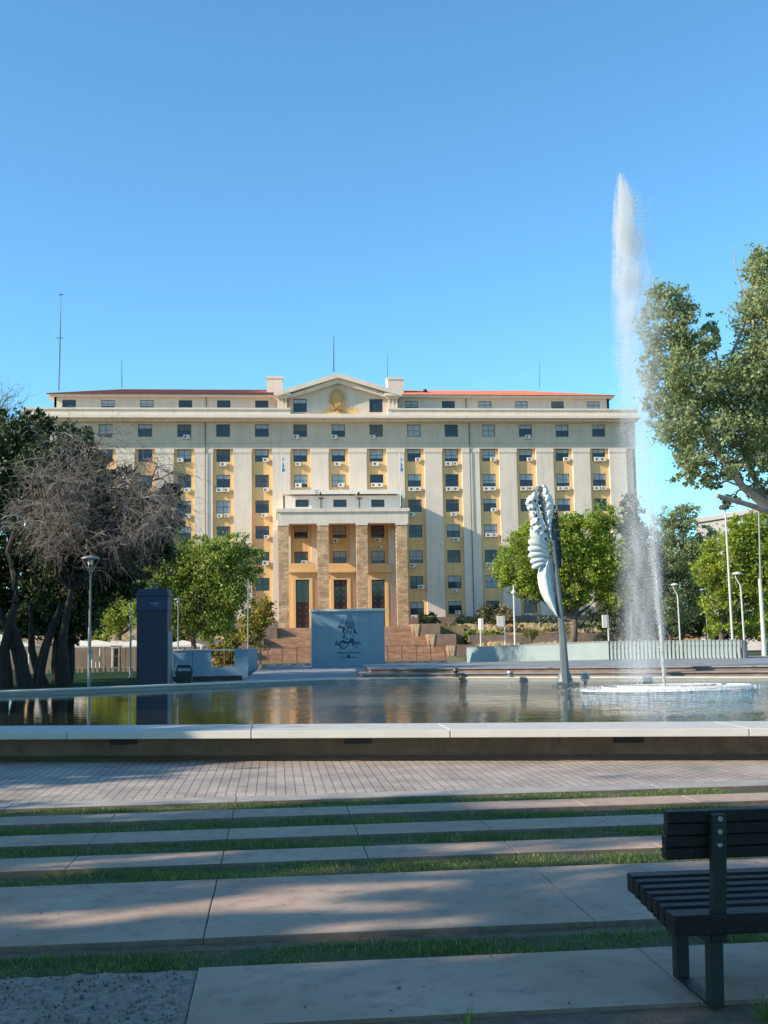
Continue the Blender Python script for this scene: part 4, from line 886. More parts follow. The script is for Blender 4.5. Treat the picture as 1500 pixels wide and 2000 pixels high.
V = np.stack([C-u, C-v, C+u, C+v], 1).reshape(-1, 3); V[:, 2] = np.maximum(V[:, 2], .003)
tag(npmesh('leaf_litter', V, np.arange(4*n).reshape(-1, 4), 'dryleaf'), kind='stuff')
# weeds on the near soil
def tuft(px, py, n, h, lab, z=-.02):
    p = G(px, py, z); V = []
    for k in range(n):
        a = random.uniform(0, 6.28); l = random.uniform(.3, 1.)*h; r = random.uniform(0, .04); bx_ = p.x+r*math.cos(a); by_ = p.y+r*math.sin(a); ln = random.uniform(.1, .9)*l
        d = Vector((-math.sin(a), math.cos(a), 0))*.004
        b0 = Vector((bx_, by_, z)); m1 = b0+Vector((math.cos(a)*ln*.4, math.sin(a)*ln*.4, l*.6)); t1 = b0+Vector((math.cos(a)*ln, math.sin(a)*ln, l))
        V += [b0-d, b0+d, m1+d*.8, m1-d*.8, m1-d*.8, m1+d*.8, t1, t1]
    b = MB()
    for i in range(0, len(V), 8): b.quad(*V[i:i+4]); b.poly(V[i+4:i+7])
    tag(b.build('weed_tuft', 'blade'), lab, 'weed', 'grass tufts at the bottom edge')
tuft(912, 2010, 9, .12, 'small grass tuft with one long blade at the bottom edge')
tuft(1490, 1992, 26, .12, 'grass tuft in the bottom right corner behind the bench')
# ------------------------------------------------------------------ feather sculpture
fs = thing('feather_sculpture', 'white and grey metal feather sculpture leaning on a pole in the pool', 'sculpture', (7.77, 30, .3))
YQ = 29.8
pb, pt = W(1105, 1338, YQ), W(1077, 1058, YQ)
b = MB(); pb.z = .2; pt = pt+Vector((.02, -.42, 0))
def beam(b, p, q, w0, w1, d0, d1):
    k = len(b.v)
    for c, w, d in ((p, w0, d0), (q, w1, d1)): b.v += [(c.x-w, c.y-d, c.z), (c.x+w, c.y-d, c.z), (c.x+w, c.y+d, c.z), (c.x-w, c.y+d, c.z)]
    for f in ((0, 3, 2, 1), (4, 5, 6, 7), (0, 1, 5, 4), (1, 2, 6, 5), (2, 3, 7, 6), (3, 0, 4, 7)): b.f.append(tuple(k+i for i in f)); b.m.append(0)
chain = [(1105, 1340, 8.), (1099, 1240, 5.8), (1092, 1170, 4.6), (1085, 1110, 4.2), (1079, 1056, 3.8)]
cw = [(W(x, y, YQ-.12), h*YQ/FPX) for x, y, h in chain]; cw[0][0].z = .3; k = len(b.v)
for c, h in cw: b.v += [(c.x-h, c.y-h, c.z), (c.x+h*.1, c.y-h*1.3, c.z), (c.x+h, c.y-h*.6, c.z), (c.x+h, c.y+h, c.z), (c.x-h, c.y+h, c.z)]
for i in range(len(cw)-1):
    for j in range(5): b.f.append((k+5*i+j, k+5*i+(j+1) % 5, k+5*i+5+(j+1) % 5, k+5*i+5+j)); b.m.append(0)
b.f.append(tuple(range(k+20, k+25))); b.m.append(0)
b.build('pole', 'quillpost', fs)
b = MB(); b.slab([(pb.x-.32, YQ-.3), (pb.x+.3, YQ-.3), (pb.x+.3, YQ+.3), (pb.x-.3, YQ+.3)], .2, .33); b.lathe([(.22, .36), (.17, .55), (.1, .7)], (pb.x-.02, YQ, 0), 12); b.build('base', 'quillpost', fs)
def P2(x, y, dY=0.): x = x if x > 520 else 520-(520-x)*1.1; q = W(1000+x*130/867, 930+y*130/867, YQ+dY); return q    # from the enlarged view
# smooth lower vane: curved shell between left outline and pole
Lo = [(590, 1830), (520, 1740), (440, 1630), (390, 1520), (362, 1400), (352, 1290), (370, 1200), (400, 1165), (440, 1120)]
Ro = [(600, 1835), (592, 1740), (588, 1630), (575, 1520), (560, 1400), (545, 1290), (535, 1200), (525, 1140), (515, 1090)]
b = MB(); n = 8; k0 = 0; rows = []
for (l, r) in zip(Lo, Ro):
    row = []
    for j in range(n+1):
        t = j/n; x = l[0]+(r[0]-l[0])*t; y = l[1]+(r[1]-l[1])*t; row.append(P2(x, y, -.22*math.sin(PI*t)-.02))
    rows.append(row)
for off_ in (0, .05):
    for i in range(len(rows)-1):
        for j in range(n): o_ = Vector((0, off_, 0)); b.quad(rows[i][j]+o_, rows[i][j+1]+o_, rows[i+1][j+1]+o_, rows[i+1][j]+o_)
vn = b.build('lower_vane', 'quill', fs)
# curved plume lobes on the left
def lobe(b, x0, y0, x1, y1, r0, r1, bend=0, dY=-.1):
    pts = []; rr = []
    for k in range(15):
        t = k/14; x = x0+(x1-x0)*t; y = y0+(y1-y0)*t-bend*math.sin(PI*t); pts.append(P2(x, y, dY-.10*math.sin(PI*t))); rr.append((r0+(r1-r0)*t)*(math.sqrt(max(.02, 1-((t-.78)/.225)**2)) if t > .78 else 1))
    b.tube(pts, rr, 8)
PX = 130/867/73.8
lobes = [(480, 1130, 285, 1195, 22, 44, 14), (490, 1100, 262, 1120, 24, 46, 20), (490, 1050, 242, 1040, 26, 50, 24), (480, 1010, 236, 950, 28, 52, 30), (460, 960, 240, 855, 30, 56, 30), (450, 900, 262, 755, 34, 50, 26)]
for (x0, y0, x1, y1, ra, rb, bd) in lobes:
    b = MB(); lobe(b, x0, y0, x1, y1, ra*PX, rb*PX, bd); b.build('plume', 'quill', fs, smooth=True)
# perforated upper vanes
def vane(name, left, right, holes, m, dY=-.12, nx=26, ny=70, curv=.1, edge=.0):
    b = MB(); y0, y1 = left[0][1], left[-1][1]
    def lerpx(a, y):
        for (xa, ya), (xb, yb2) in zip(a[:-1], a[1:]):
            if (ya-y)*(yb2-y) <= 0: return xa+(xb-xa)*(y-ya)/(yb2-ya+1e-9)
        return a[-1][0]
    pt = {}
    for i in range(ny+1):
        y = y0+(y1-y0)*i/ny; a, c = lerpx(left, y), lerpx(right, y); a += edge*(abs(math.sin(y*.045))+.5*math.sin(y*.21+1)); c += edge*.5*math.sin(y*.13)
        for j in range(nx+1): t = j/nx; x = a+(c-a)*t; pt[i, j] = (P2(x, y, dY-curv*math.sin(PI*t)+.02*math.sin(y*.06+x*.04)), x, y)
    for i in range(ny):
        for j in range(nx):
            p00, x, y = pt[i, j]; q = [pt[i, j][0], pt[i, j+1][0], pt[i+1, j+1][0], pt[i+1, j][0]]
            if any(((x-hx)/(hr*.75))**2+((y-hy)/(hr*1.2))**2 < 1 for hx, hy, hr in holes): continue
            b.quad(*q); o_ = Vector((0, .035, 0)); b.quad(*[v+o_ for v in q[::-1]])
    return b.build(name, m, fs)
rn = random.Random(3)
hl = []
while len(hl) < 34:
    h = (rn.uniform(255, 460), rn.uniform(300, 900), rn.uniform(13, 21))
    if all(math.hypot(h[0]-k[0], h[1]-k[1]) > 42 for k in hl): hl.append(h)
vane('left_vane', [(300, 210), (215, 290), (205, 370), (255, 480), (262, 600), (258, 720), (262, 800), (300, 900), (380, 930)], [(345, 210), (350, 290), (355, 370), (385, 480), (420, 580), (455, 700), (475, 800), (480, 900), (480, 930)], hl, 'quill', edge=9, nx=36, ny=100)
vane('vane_backing', [(290, 300), (285, 480), (285, 720), (300, 880)], [(340, 300), (375, 480), (445, 720), (465, 880)], [], 'quilldark', dY=.06, nx=8, ny=20)  # dark sheet behind the holes paints in the shade inside
hr_ = [(rn.uniform(400, 520), rn.uniform(160, 560), rn.uniform(9, 15)) for _ in range(16)]
vane('right_vane', [(400, 110), (410, 200), (405, 300), (410, 400), (425, 500), (445, 600), (470, 720), (490, 840)], [(445, 110), (490, 200), (535, 300), (545, 400), (535, 500), (515, 600), (510, 720), (520, 840)], hr_, 'quill', dY=-.05, edge=10)
hd_ = [(rn.uniform(300, 420), rn.uniform(130, 500), rn.uniform(8, 13)) for _ in range(16)]
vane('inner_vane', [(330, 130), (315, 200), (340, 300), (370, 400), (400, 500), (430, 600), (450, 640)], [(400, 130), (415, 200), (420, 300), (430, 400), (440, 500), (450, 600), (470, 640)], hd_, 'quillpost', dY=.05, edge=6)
vane('shaded_vane', [(520, 370), (505, 480), (490, 600), (490, 760), (540, 900), (560, 1050), (585, 1170), (600, 1195)], [(560, 370), (595, 480), (605, 600), (625, 760), (640, 900), (650, 1050), (655, 1170), (640, 1195)], [(rn.uniform(510, 600), rn.uniform(380, 800), rn.uniform(8, 13)) for _ in range(14)], 'quillpost', dY=.22, edge=6, curv=-.15)  # darker post colour paints in the shade on the right side
# small fittings on the far rim
p = W(892, 1326, 33.0)
b = MB(); z = .42; b.lathe([(.10, z), (.10, z+.03), (.04, z+.05), (.05, z+.12), (.09, z+.18), (.07, z+.26), (.0, z+.28)], (p.x, 33.15, 0), 12); tag(b.build('spotlight', 'frame'), 'small dark spotlight on the far pool rim before the steps', 'spotlight', 'spotlights on the far pool rim')
p = W(998, 1325, 32.); b = MB(); b.lathe([(.12, z), (.12, z+.03), (.05, z+.05), (.10, z+.12), (.08, z+.18), (0, z+.18)], (p.x, 32.1, 0), 12); tag(b.build('spotlight', 'steel'), 'small pale spotlight on the far pool rim left of the feather', 'spotlight', 'spotlights on the far pool rim')
p = W(1145, 1322, 29.8); t = thing('ring_floodlight', 'round pale floodlight on the far pool rim right of the feather', 'spotlight', (p.x, 29.9, .3)); b = MB()
pts = [(p.x+.10*math.cos(a), 29.9, p.z+.10*math.sin(a)) for a in np.linspace(0, 2*PI, 17)]; b.tube(pts, .03, 8, cap=False); b.build('ring', 'white', t); b = MB(); b.tube([(p.x, 29.9, .2), (p.x, 29.9, p.z-.13)], .04, 8); b.prism([(p.x+.09*math.cos(a), p.z+.09*math.sin(a)) for a in np.linspace(0, 2*PI, 13)[:-1]], 29.88, 29.92); b.build('stand', 'steel', t)
# ------------------------------------------------------------------ trees
def leafmesh(name, C, size, m, parent, up=.3):
    n = len(C); nrm = RNG.normal(size=(n, 3)); nrm[:, 2] += up; nrm /= np.linalg.norm(nrm, axis=1)[:, None]
    a = np.cross(nrm, RNG.normal(size=(n, 3))); a /= np.linalg.norm(a, axis=1)[:, None]; b = np.cross(nrm, a)
    s1 = size*RNG.uniform(.55, 1.25, (n, 1)); s2 = s1*RNG.uniform(.4, .65, (n, 1))
    V = np.stack([C-a*s1, C-b*s2, C+a*s1, C+b*s2], 1).reshape(-1, 3); return npmesh(name, V, np.arange(4*n).reshape(-1, 4), m, parent)
def blobleaves(blobs, n, cl=.28, per=40, gap=0.):
    vol = np.array([b[3]*b[4]*b[5] for b in blobs])**.8; vol = vol/vol.sum(); out = []
    for b, v in zip(blobs, vol):
        k = max(3, int(n*v/per)); d = RNG.normal(size=(k, 3)); d /= np.linalg.norm(d, axis=1)[:, None]; r = RNG.uniform(.2, 1., (k, 1))**.45*RNG.uniform(.8, 1.22, (k, 1))
        c = np.array(b[:3])+d*r*np.array(b[3:6])
        R = cl*min(b[3:6])*RNG.uniform(.5, 1.3, (k, 1, 1)); pts = c[:, None]+RNG.normal(size=(k, per, 3))*R*.55*np.array([1, 1, .8]); out.append(pts.reshape(-1, 3))
    return np.concatenate(out)
def PB(px, py, rx, ry, Y, rd=None, dY=0.):
    p = W(px, py, Y); k = Y/FPX; return (p.x, Y+dY, p.z, rx*k, (rd if rd is not None else (rx+ry)/2)*k, ry*k)
def branch(b, p, q, r0, r1, jit=.12, n=6, sides=6, sag=0.):
    p, q = Vector(p), Vector(q); L = (q-p).length; pts = [p]; 
    for i in range(1, n): t = i/n; pts.append(p.lerp(q, t)+Vector((random.gauss(0, 1), random.gauss(0, 1), random.gauss(0, 1)))*L*jit*.5*math.sin(PI*t)+Vector((0, 0, sag*L*math.sin(PI*t))))
    pts.append(q); b.tube(pts, [r0+(r1-r0)*i/n for i in range(n+1)], sides); return pts
LIT = []
def lit(x0, y0, x1, y1, r=.24, z=0):
    a, c = G(x0, y0, z), G(x1, y1, z); n = max(1, int((c-a).length/(r*.8)))
    for i in range(n+1): LIT.append((tuple(a.lerp(c, i/n)), r))
lit(170, 1792, 560, 1752, .20); lit(420, 1775, 600, 1770, .14); lit(560, 1738, 850, 1728, .12); lit(640, 1776, 800, 1772, .10); lit(640, 1812, 860, 1800, .12)
lit(60, 1692, 430, 1668, .14); lit(0, 1702, 120, 1700, .12); lit(620, 1880, 1000, 1862, .08); lit(1210, 1560, 1500, 1556, .3); lit(1000, 1572, 1290, 1568, .2)
lit(505, 1426, 640, 1424, .22, .42); lit(905, 1424, 1500, 1424, .7, .42); lit(540, 1546, 770, 1543, .2); lit(0, 1554, 110, 1550, .16); lit(260, 1549, 420, 1547, .08); lit(520, 1487, 780, 1486, .2)
lit(900, 1500, 1500, 1495, .3); lit(1000, 1530, 1500, 1525, .3); lit(1000, 1545, 1500, 1545, .3); lit(760, 1515, 900, 1512, .12)
def carve(C):  # cuts crown gaps along the sun rays so light patches land as listed
    d = -np.array(tuple(SUN))/SUN.length; keep = np.ones(len(C), bool)
    for p, r in LIT:
        v = C-np.array(p); t = v@d; q = v-t[:, None]*d; keep &= (q**2).sum(1) > r*r
    return C[keep]
def tree(name, label, base, fork, blobs, n, size, m, group=None, bark='bark', r=.25, cl=.34, per=40, forks=1, cat='tree', nb=None, lean=None):
    t = thing(name, label, cat, base, group); b = MB(); base = Vector(base); fk = Vector(fork)
    branch(b, base, fk, r, r*.75, .05, 5, 10)
    for bb in (blobs if nb is None else blobs[:nb]):
        c = Vector(bb[:3]); pts = branch(b, fk, c, r*.5, r*.12, .14, 6, 6, .04)
        for k in range(4):
            s0 = pts[3+k % 3]; d = Vector((random.gauss(0, 1)*bb[3], random.gauss(0, 1)*bb[4], random.gauss(.2, .8)*bb[5]))*.6; branch(b, s0, c+d, r*.18, r*.04, .2, 4, 4)
    b.build('trunk', bark, t)
    cc = blobleaves(blobs, n, cl, per); leafmesh('crown', carve(cc) if name == 'shade_tree' else cc, size, m, t)
    return t
GT = 'trees in the park beyond the pool'
# mid left green tree
Y = 80
tree('broadleaf_tree', 'rounded green tree left of the stairs', (*W(374, 1300, Y).xy, -.4), W(378, 1235, Y), [PB(330, 1120, 45, 50, Y), PB(400, 1110, 60, 55, Y), PB(460, 1120, 42, 50, Y), PB(380, 1075, 40, 30, Y), PB(455, 1072, 38, 32, Y), PB(350, 1175, 50, 45, Y), PB(430, 1170, 55, 50, Y), PB(420, 1220, 50, 32, Y), PB(490, 1100, 22, 34, Y), PB(310, 1160, 34, 40, Y), PB(290, 1080, 38, 44, Y), PB(340, 1060, 30, 34, Y), PB(300, 1130, 44, 50, Y), PB(285, 1190, 40, 34, Y)], 50000, .115, 'leafmid', GT, r=.22, per=60)
Y = 92
tree('broadleaf_tree', 'tall green tree behind the dark blue tower', (*W(228, 1318, Y).xy, -.6), W(232, 1240, Y), [PB(215, 1180, 45, 55, Y), PB(270, 1130, 55, 60, Y), PB(235, 1100, 45, 50, Y), PB(300, 1060, 34, 46, Y), PB(190, 1130, 40, 60, Y), PB(250, 1190, 50, 34, Y), PB(320, 1200, 40, 40, Y)], 44000, .125, 'leafmid', GT, r=.3, per=60)
Y = 112
for a in ((508, 1200, 26, 34, 'small yellow shrub tree beside the left porch column', 'leafyellow'), (448, 1262, 22, 20, 'low yellow green shrub under the rounded green tree', 'leafyellow'), (362, 1225, 26, 18, 'yellow green shrub right of the dark blue tower', 'leafyellow'), (205, 1215, 26, 24, 'yellowish shrub behind the grey lamp pole', 'leafyellow')):
    tree('shrub', a[4], (*W(a[0], 1285, Y).xy, -.8), W(a[0], a[1]+12, Y), [PB(a[0], a[1], a[2], a[3], Y), PB(a[0]-8, a[1]+14, a[2]*.8, a[3]*.7, Y), PB(a[0]+8, a[1]-10, a[2]*.6, a[3]*.6, Y), PB(a[0]-14, a[1]+a[3]+12, a[2], a[3]*.7, Y), PB(a[0]-26, a[1]+a[3]*.6, a[2]*.8, a[3]*.7, Y)], 5200, .16, a[5], 'yellow shrubs before the building', r=.08, cat='shrub')
# right tree in front of facade
Y = 84
tree('broadleaf_tree', 'bright green spreading tree behind the feather sculpture', (*W(1118, 1300, Y).xy, -.5), W(1122, 1210, Y), [PB(1010, 1100, 42, 42, Y), PB(1040, 1050, 45, 34, Y), PB(1090, 1080, 55, 50, Y), PB(1150, 1040, 50, 38, Y), PB(1185, 1010, 34, 26, Y), PB(1130, 1120, 55, 45, Y), PB(1060, 1140, 50, 34, Y), PB(1180, 1090, 42, 55, Y), PB(1020, 1145, 30, 24, Y), PB(1200, 1150, 36, 40, Y), PB(1120, 1170, 40, 22, Y), PB(1100, 1025, 34, 26, Y), PB(985, 1125, 22, 22, Y)], 52000, .12, 'leafbright', GT, r=.3, per=60)
Y = 95
tree('conifer_tree', 'dark grey green conifer seen through the spray', (*W(1235, 1300, Y).xy, -.7), W(1236, 1180, Y), [PB(1232, 990, 18, 30, Y), PB(1235, 1035, 30, 36, Y), PB(1236, 1090, 40, 45, Y), PB(1240, 1150, 48, 45, Y), PB(1235, 1205, 52, 40, Y), PB(1270, 1120, 30, 60, Y), PB(1200, 1180, 30, 40, Y)], 30000, .15, 'leafdark', GT, r=.25, per=60, nb=4)
Y = 100
tree('slender_tree', 'loose airy tree right of the thin jet', (*W(1310, 1300, Y).xy, -.8), W(1312, 1180, Y), [PB(1300, 1040, 26, 36, Y), PB(1335, 1020, 26, 30, Y), PB(1320, 1090, 45, 50, Y), PB(1360, 1080, 30, 40, Y), PB(1290, 1120, 30, 50, Y), PB(1335, 1150, 50, 45, Y), PB(1305, 1200, 50, 36, Y), PB(1370, 1140, 36, 50, Y), PB(1345, 1000, 22, 20, Y), PB(1310, 1010, 20, 26, Y), PB(1380, 1050, 20, 24, Y)], 34000, .13, 'leafolive', GT, r=.2, per=50, cl=.34)
Y = 76
tree('broadleaf_tree', 'yellow green tree behind the end of the slat fence', (*W(1405, 1290, Y).xy, -.4), W(1408, 1215, Y), [PB(1420, 1080, 45, 45, Y), PB(1470, 1060, 55, 50, Y), PB(1390, 1110, 40, 40, Y), PB(1440, 1140, 50, 45, Y), PB(1500, 1110, 55, 60, Y), PB(1400, 1170, 40, 30, Y), PB(1495, 1170, 50, 45, Y), PB(1450, 1030, 40, 24, Y), PB(1540, 1070, 55, 60, Y), PB(1485, 1015, 36, 22, Y), PB(1420, 1220, 50, 26, Y), PB(1490, 1220, 40, 30, Y)], 42000, .12, 'leafbright', GT, r=.25, per=60)
Y = 105
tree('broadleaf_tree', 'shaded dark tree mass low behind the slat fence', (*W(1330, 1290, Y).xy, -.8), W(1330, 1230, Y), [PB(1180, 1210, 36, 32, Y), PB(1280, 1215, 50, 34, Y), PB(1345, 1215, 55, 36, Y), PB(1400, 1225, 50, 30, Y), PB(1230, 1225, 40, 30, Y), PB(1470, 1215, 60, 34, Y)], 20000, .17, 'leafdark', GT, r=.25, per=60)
# dry shrubs and grasses on the bank
Y = 118
for a in ((948, 1205, 22, 26, 'dry yellow shrub in front of the right facade', 'leafdry'), (985, 1205, 20, 26, 'dry brown shrub beside the white square sign', 'leafdry'), (838, 1208, 16, 10, 'low green tuft of grass beside the right end column', 'leafgrey'), (1000, 1232, 26, 14, 'low reddish shrub behind the green wall', 'leafdry'), (930, 1240, 24, 10, 'low green ground shrub above the end of the green wall', 'leafmid'), (1085, 1235, 34, 14, 'straw coloured low shrub behind the feather pole', 'leafdry'), (885, 1225, 28, 8, 'flat dry plants on the right stone bank', 'leafdry'), (1170, 1245, 26, 12, 'grey green low shrub left of the slat fence', 'leafgrey'), (865, 1240, 22, 6, 'sparse dry plants on the lower stone bank', 'leafdry'), (905, 1212, 18, 10, 'small olive shrub above the flat dry plants', 'leafolive'), (965, 1238, 20, 9, 'low bushy plant between the two white signs', 'leafmid'), (1060, 1215, 22, 12, 'dusty shrub under the bright green spreading tree', 'leafgrey'), (1130, 1225, 24, 14, 'dusty shrub right of the spreading tree trunk', 'leafgrey')):
    Y = 141 if a[1] < 1215 else 141-(a[1]-1215)*.3; q = W(a[0], a[1], Y); tree('shrub', a[4], (q.x, Y, q.z-a[3]*Y/FPX*1.3), q, [PB(a[0], a[1], a[2], a[3], Y), PB(a[0]+a[2]*.5, a[1]+a[3]*.6, a[2]*.8, a[3]*.7, Y), PB(a[0]-a[2]*.5, a[1]+a[3]*.7, a[2]*.8, a[3]*.7, Y), PB(a[0], a[1]+a[3]*1.1, a[2]*1.1, a[3]*.5, Y)], 3600, .15, a[5], 'shrubs on the stone bank', r=.06, cat='shrub')
def pampas(px, py, Y, h, w, lab, n=700, m='straw'):
    p = W(px, py, Y); t = thing('ornamental_grass', lab, 'grass clump', (p.x, Y, p.z)); V = []; b = MB()
    for k in range(n):
        a = random.uniform(0, 6.28); l = h*random.uniform(.6, 1.05); rr = w*random.uniform(0, 1)**.6; d = Vector((-math.sin(a), math.cos(a), 0))*.03; o = Vector((p.x, Y, p.z))
        m1 = o+Vector((math.cos(a)*rr*.5, math.sin(a)*rr*.5, l*.7)); t1 = o+Vector((math.cos(a)*rr, math.sin(a)*rr, l*random.uniform(.75, 1))); b.quad(o-d, o+d, m1+d, m1-d, 0 if random.random() < .6 else 1); b.poly([m1-d, m1+d, t1], 0 if random.random() < .6 else 1)
    b.build('blades', [m, 'leafmid'], t)
pampas(1037, 1256, 75, 1.15, 1.0, 'clump of pale feathery grass behind the green wall')
pampas(837, 1217, 124, .9, 1.0, 'green grass clump on the bank beside the end column', m='leafgrey')
# big near tree on the right: trunk out of frame, limbs reaching in
Y = 34
rtb = thing('eucalyptus_tree', 'large near tree with pale limbs reaching in from the right', 'tree', (*W(1640, 1340, Y).xy, 0))
b = MB(); tb = Vector((*W(1640, 1340, Y).xy, 0)); f1 = W(1600, 1080, Y)
branch(b, tb, f1, .42, .34, .03, 5, 12); limbs = []
L1 = [f1, W(1500, 990, Y), W(1450, 950, Y-.3), W(1400, 880, Y-.4), W(1355, 800, Y-.2), W(1320, 700, Y)]
b.tube(L1, [.22, .17, .12, .09, .06, .03], 9)
L2 = [f1, W(1520, 1005, Y-.5), W(1460, 985, Y-.9), W(1400, 968, Y-1.2)]; b.tube(L2, [.16, .12, .085, .07], 9)
L3 = [f1, W(1560, 950, Y+.3), W(1510, 860, Y+.4), W(1480, 740, Y+.3), W(1470, 620, Y), W(1480, 540, Y)]; b.tube(L3, [.22, .18, .14, .1, .06, .03], 9)
L4 = [W(1500, 990, Y), W(1455, 890, Y+.6), W(1420, 800, Y+.9), W(1400, 700, Y+.8), W(1390, 640, Y+.8)]; b.tube(L4, [.10, .08, .06, .04, .02], 7)
L5 = [W(1430, 690, Y+.2), W(1452, 640, Y), W(1462, 590, Y), W(1448, 560, Y), W(1436, 520, Y), W(1436, 478, Y)]; b.tube(L5, [.05, .04, .03, .025, .015, .008], 6)
L6 = [W(1510, 860, Y+.4), W(1545, 780, Y+.4), W(1560, 650, Y)]; b.tube(L6, [.1, .08, .03], 7)
bl4 = [PB(1292, 585, 32, 34, Y, 60), PB(1330, 610, 28, 40, Y, 60), PB(1275, 640, 28, 40, Y, 50), PB(1310, 670, 40, 40, Y, 70), PB(1350, 680, 34, 40, Y, 70), PB(1385, 655, 18, 44, Y, 40), PB(1300, 745, 38, 50, Y, 90), PB(1360, 755, 50, 50, Y, 100), PB(1420, 760, 50, 55, Y, 100), PB(1475, 720, 48, 60, Y, 100), PB(1320, 825, 40, 45, Y, 90), PB(1380, 850, 50, 45, Y, 100), PB(1445, 840, 55, 55, Y, 100), PB(1500, 800, 50, 60, Y, 100), PB(1480, 620, 42, 55, Y, 80), PB(1490, 520, 34, 40, Y, 60), PB(1520, 560, 50, 70, Y, 90), PB(1345, 900, 34, 26, Y, 80), PB(1400, 915, 34, 26, Y, 80), PB(1340, 930, 24, 14, Y, 60), PB(1390, 945, 24, 12, Y, 60), PB(1540, 700, 60, 110, Y, 120), PB(1560, 860, 60, 70, Y, 120), PB(1265, 710, 18, 30, Y, 40), PB(1275, 800, 16, 34, Y, 40), PB(1440, 920, 20, 16, Y, 60), PB(1480, 900, 36, 34, Y, 80), PB(1500, 950, 30, 24, Y, 70), PB(1430, 975, 26, 9, Y, 50)]
for bb in bl4:
    c = Vector(bb[:3]); src = min([q for L in (L1, L3, L4) for q in L[1:]], key=lambda q: (q-c).length); pts = branch(b, src, c, .045, .012, .2, 5, 5)
    for k in range(3): branch(b, pts[2+k], c+Vector((random.gauss(0, 1)*bb[3], random.gauss(0, 1)*bb[4], random.gauss(0, 1)*bb[5]))*.7, .016, .004, .25, 4, 4)
b.build('trunk', 'barklight', rtb)
leafmesh('crown', blobleaves(bl4, 64000, .40, 26), .070, 'leafolive', rtb)
# left tree group: tall evergreen, twiggy dead tree, leaning trunks
Y = 50
def trunks(b0, specs, Y, par=None):
    for k_, (x0, y0, x1, y1, x2, y2, r, dY) in enumerate(specs):
        b = MB() if par else b0
        p = W(x0, y0, Y+dY); p.z = -.05; b.tube([p, W((x0+x1)/2+random.uniform(-4, 4), (y0+y1)/2, Y+dY), W(x1, y1, Y+dY), W(x2, y2, Y+dY)], [r*1.15, r, r*.85, r*.5], 9)
        if par: b.build('trunk', 'barkdark', par)
lt = thing('evergreen_tree', 'big dark evergreen tree at the left edge', 'tree', (*W(20, 1340, Y).xy, 0), 'trees on the left lawn')
b = MB(); trunks(b, [(12, 1335, 8, 1270, 30, 1180, .24, -6), (45, 1335, 30, 1270, -20, 1150, .2, -5)], Y, lt)
branch(b, W(30, 1180, Y-6), W(60, 900, Y), .16, .04, .1, 6, 7); b.build('branch', 'barkdark', lt); b = MB(); branch(b, W(-20, 1150, Y-5), W(-20, 950, Y), .16, .05, .1, 6, 7)
b.build('branch', 'barkdark', lt)
bl5 = [PB(30, 860, 60, 50, Y), PB(100, 850, 55, 35, Y), PB(150, 860, 40, 32, Y), PB(-20, 930, 60, 90, Y), PB(60, 930, 60, 60, Y), PB(20, 1040, 80, 80, Y), PB(50, 1130, 90, 70, Y), PB(-30, 1150, 60, 80, Y), PB(10, 1200, 80, 40, Y), PB(90, 1190, 50, 40, Y), PB(0, 820, 30, 20, Y), PB(120, 1100, 50, 60, Y), PB(60, 820, 40, 18, Y)]
leafmesh('crown', blobleaves(bl5, 60000, .3, 60), .10, 'leafdark', lt)
Y = 47
lt = thing('evergreen_tree', 'dark low branching evergreen right of the leaning trunks', 'tree', (*W(110, 1340, Y).xy, 0), 'trees on the left lawn')
b = MB(); trunks(b, [(56, 1338, 44, 1280, 20, 1200, .2, -3), (72, 1340, 90, 1260, 120, 1180, .2, -2), (88, 1338, 62, 1270, 60, 1180, .17, -1), (112, 1334, 112, 1260, 120, 1180, .22, 0), (132, 1334, 138, 1260, 150, 1170, .2, 1), (75, 1334, 85, 1280, 98, 1235, .09, -5)], Y, lt)
branch(b, W(120, 1180, Y), W(230, 1080, Y), .14, .04); b.build('branch', 'barkdark', lt); b = MB(); branch(b, W(150, 1170, Y+1), W(280, 1040, Y), .12, .03); b.build('branch', 'barkdark', lt)
bl6 = [PB(110, 1200, 60, 45, Y), PB(160, 1180, 45, 50, Y), PB(190, 1130, 50, 50, Y), PB(240, 1090, 50, 45, Y), PB(290, 1050, 45, 40, Y), PB(325, 1000, 30, 45, Y), PB(140, 1130, 60, 60, Y), PB(335, 960, 24, 18, Y), PB(200, 1060, 60, 50, Y), PB(60, 1210, 50, 34, Y), PB(310, 1075, 28, 30, Y), PB(255, 1130, 34, 34, Y), PB(140, 1235, 30, 22, Y)]
leafmesh('crown', blobleaves(bl6, 52000, .3, 60), .10, 'leafdark', lt)
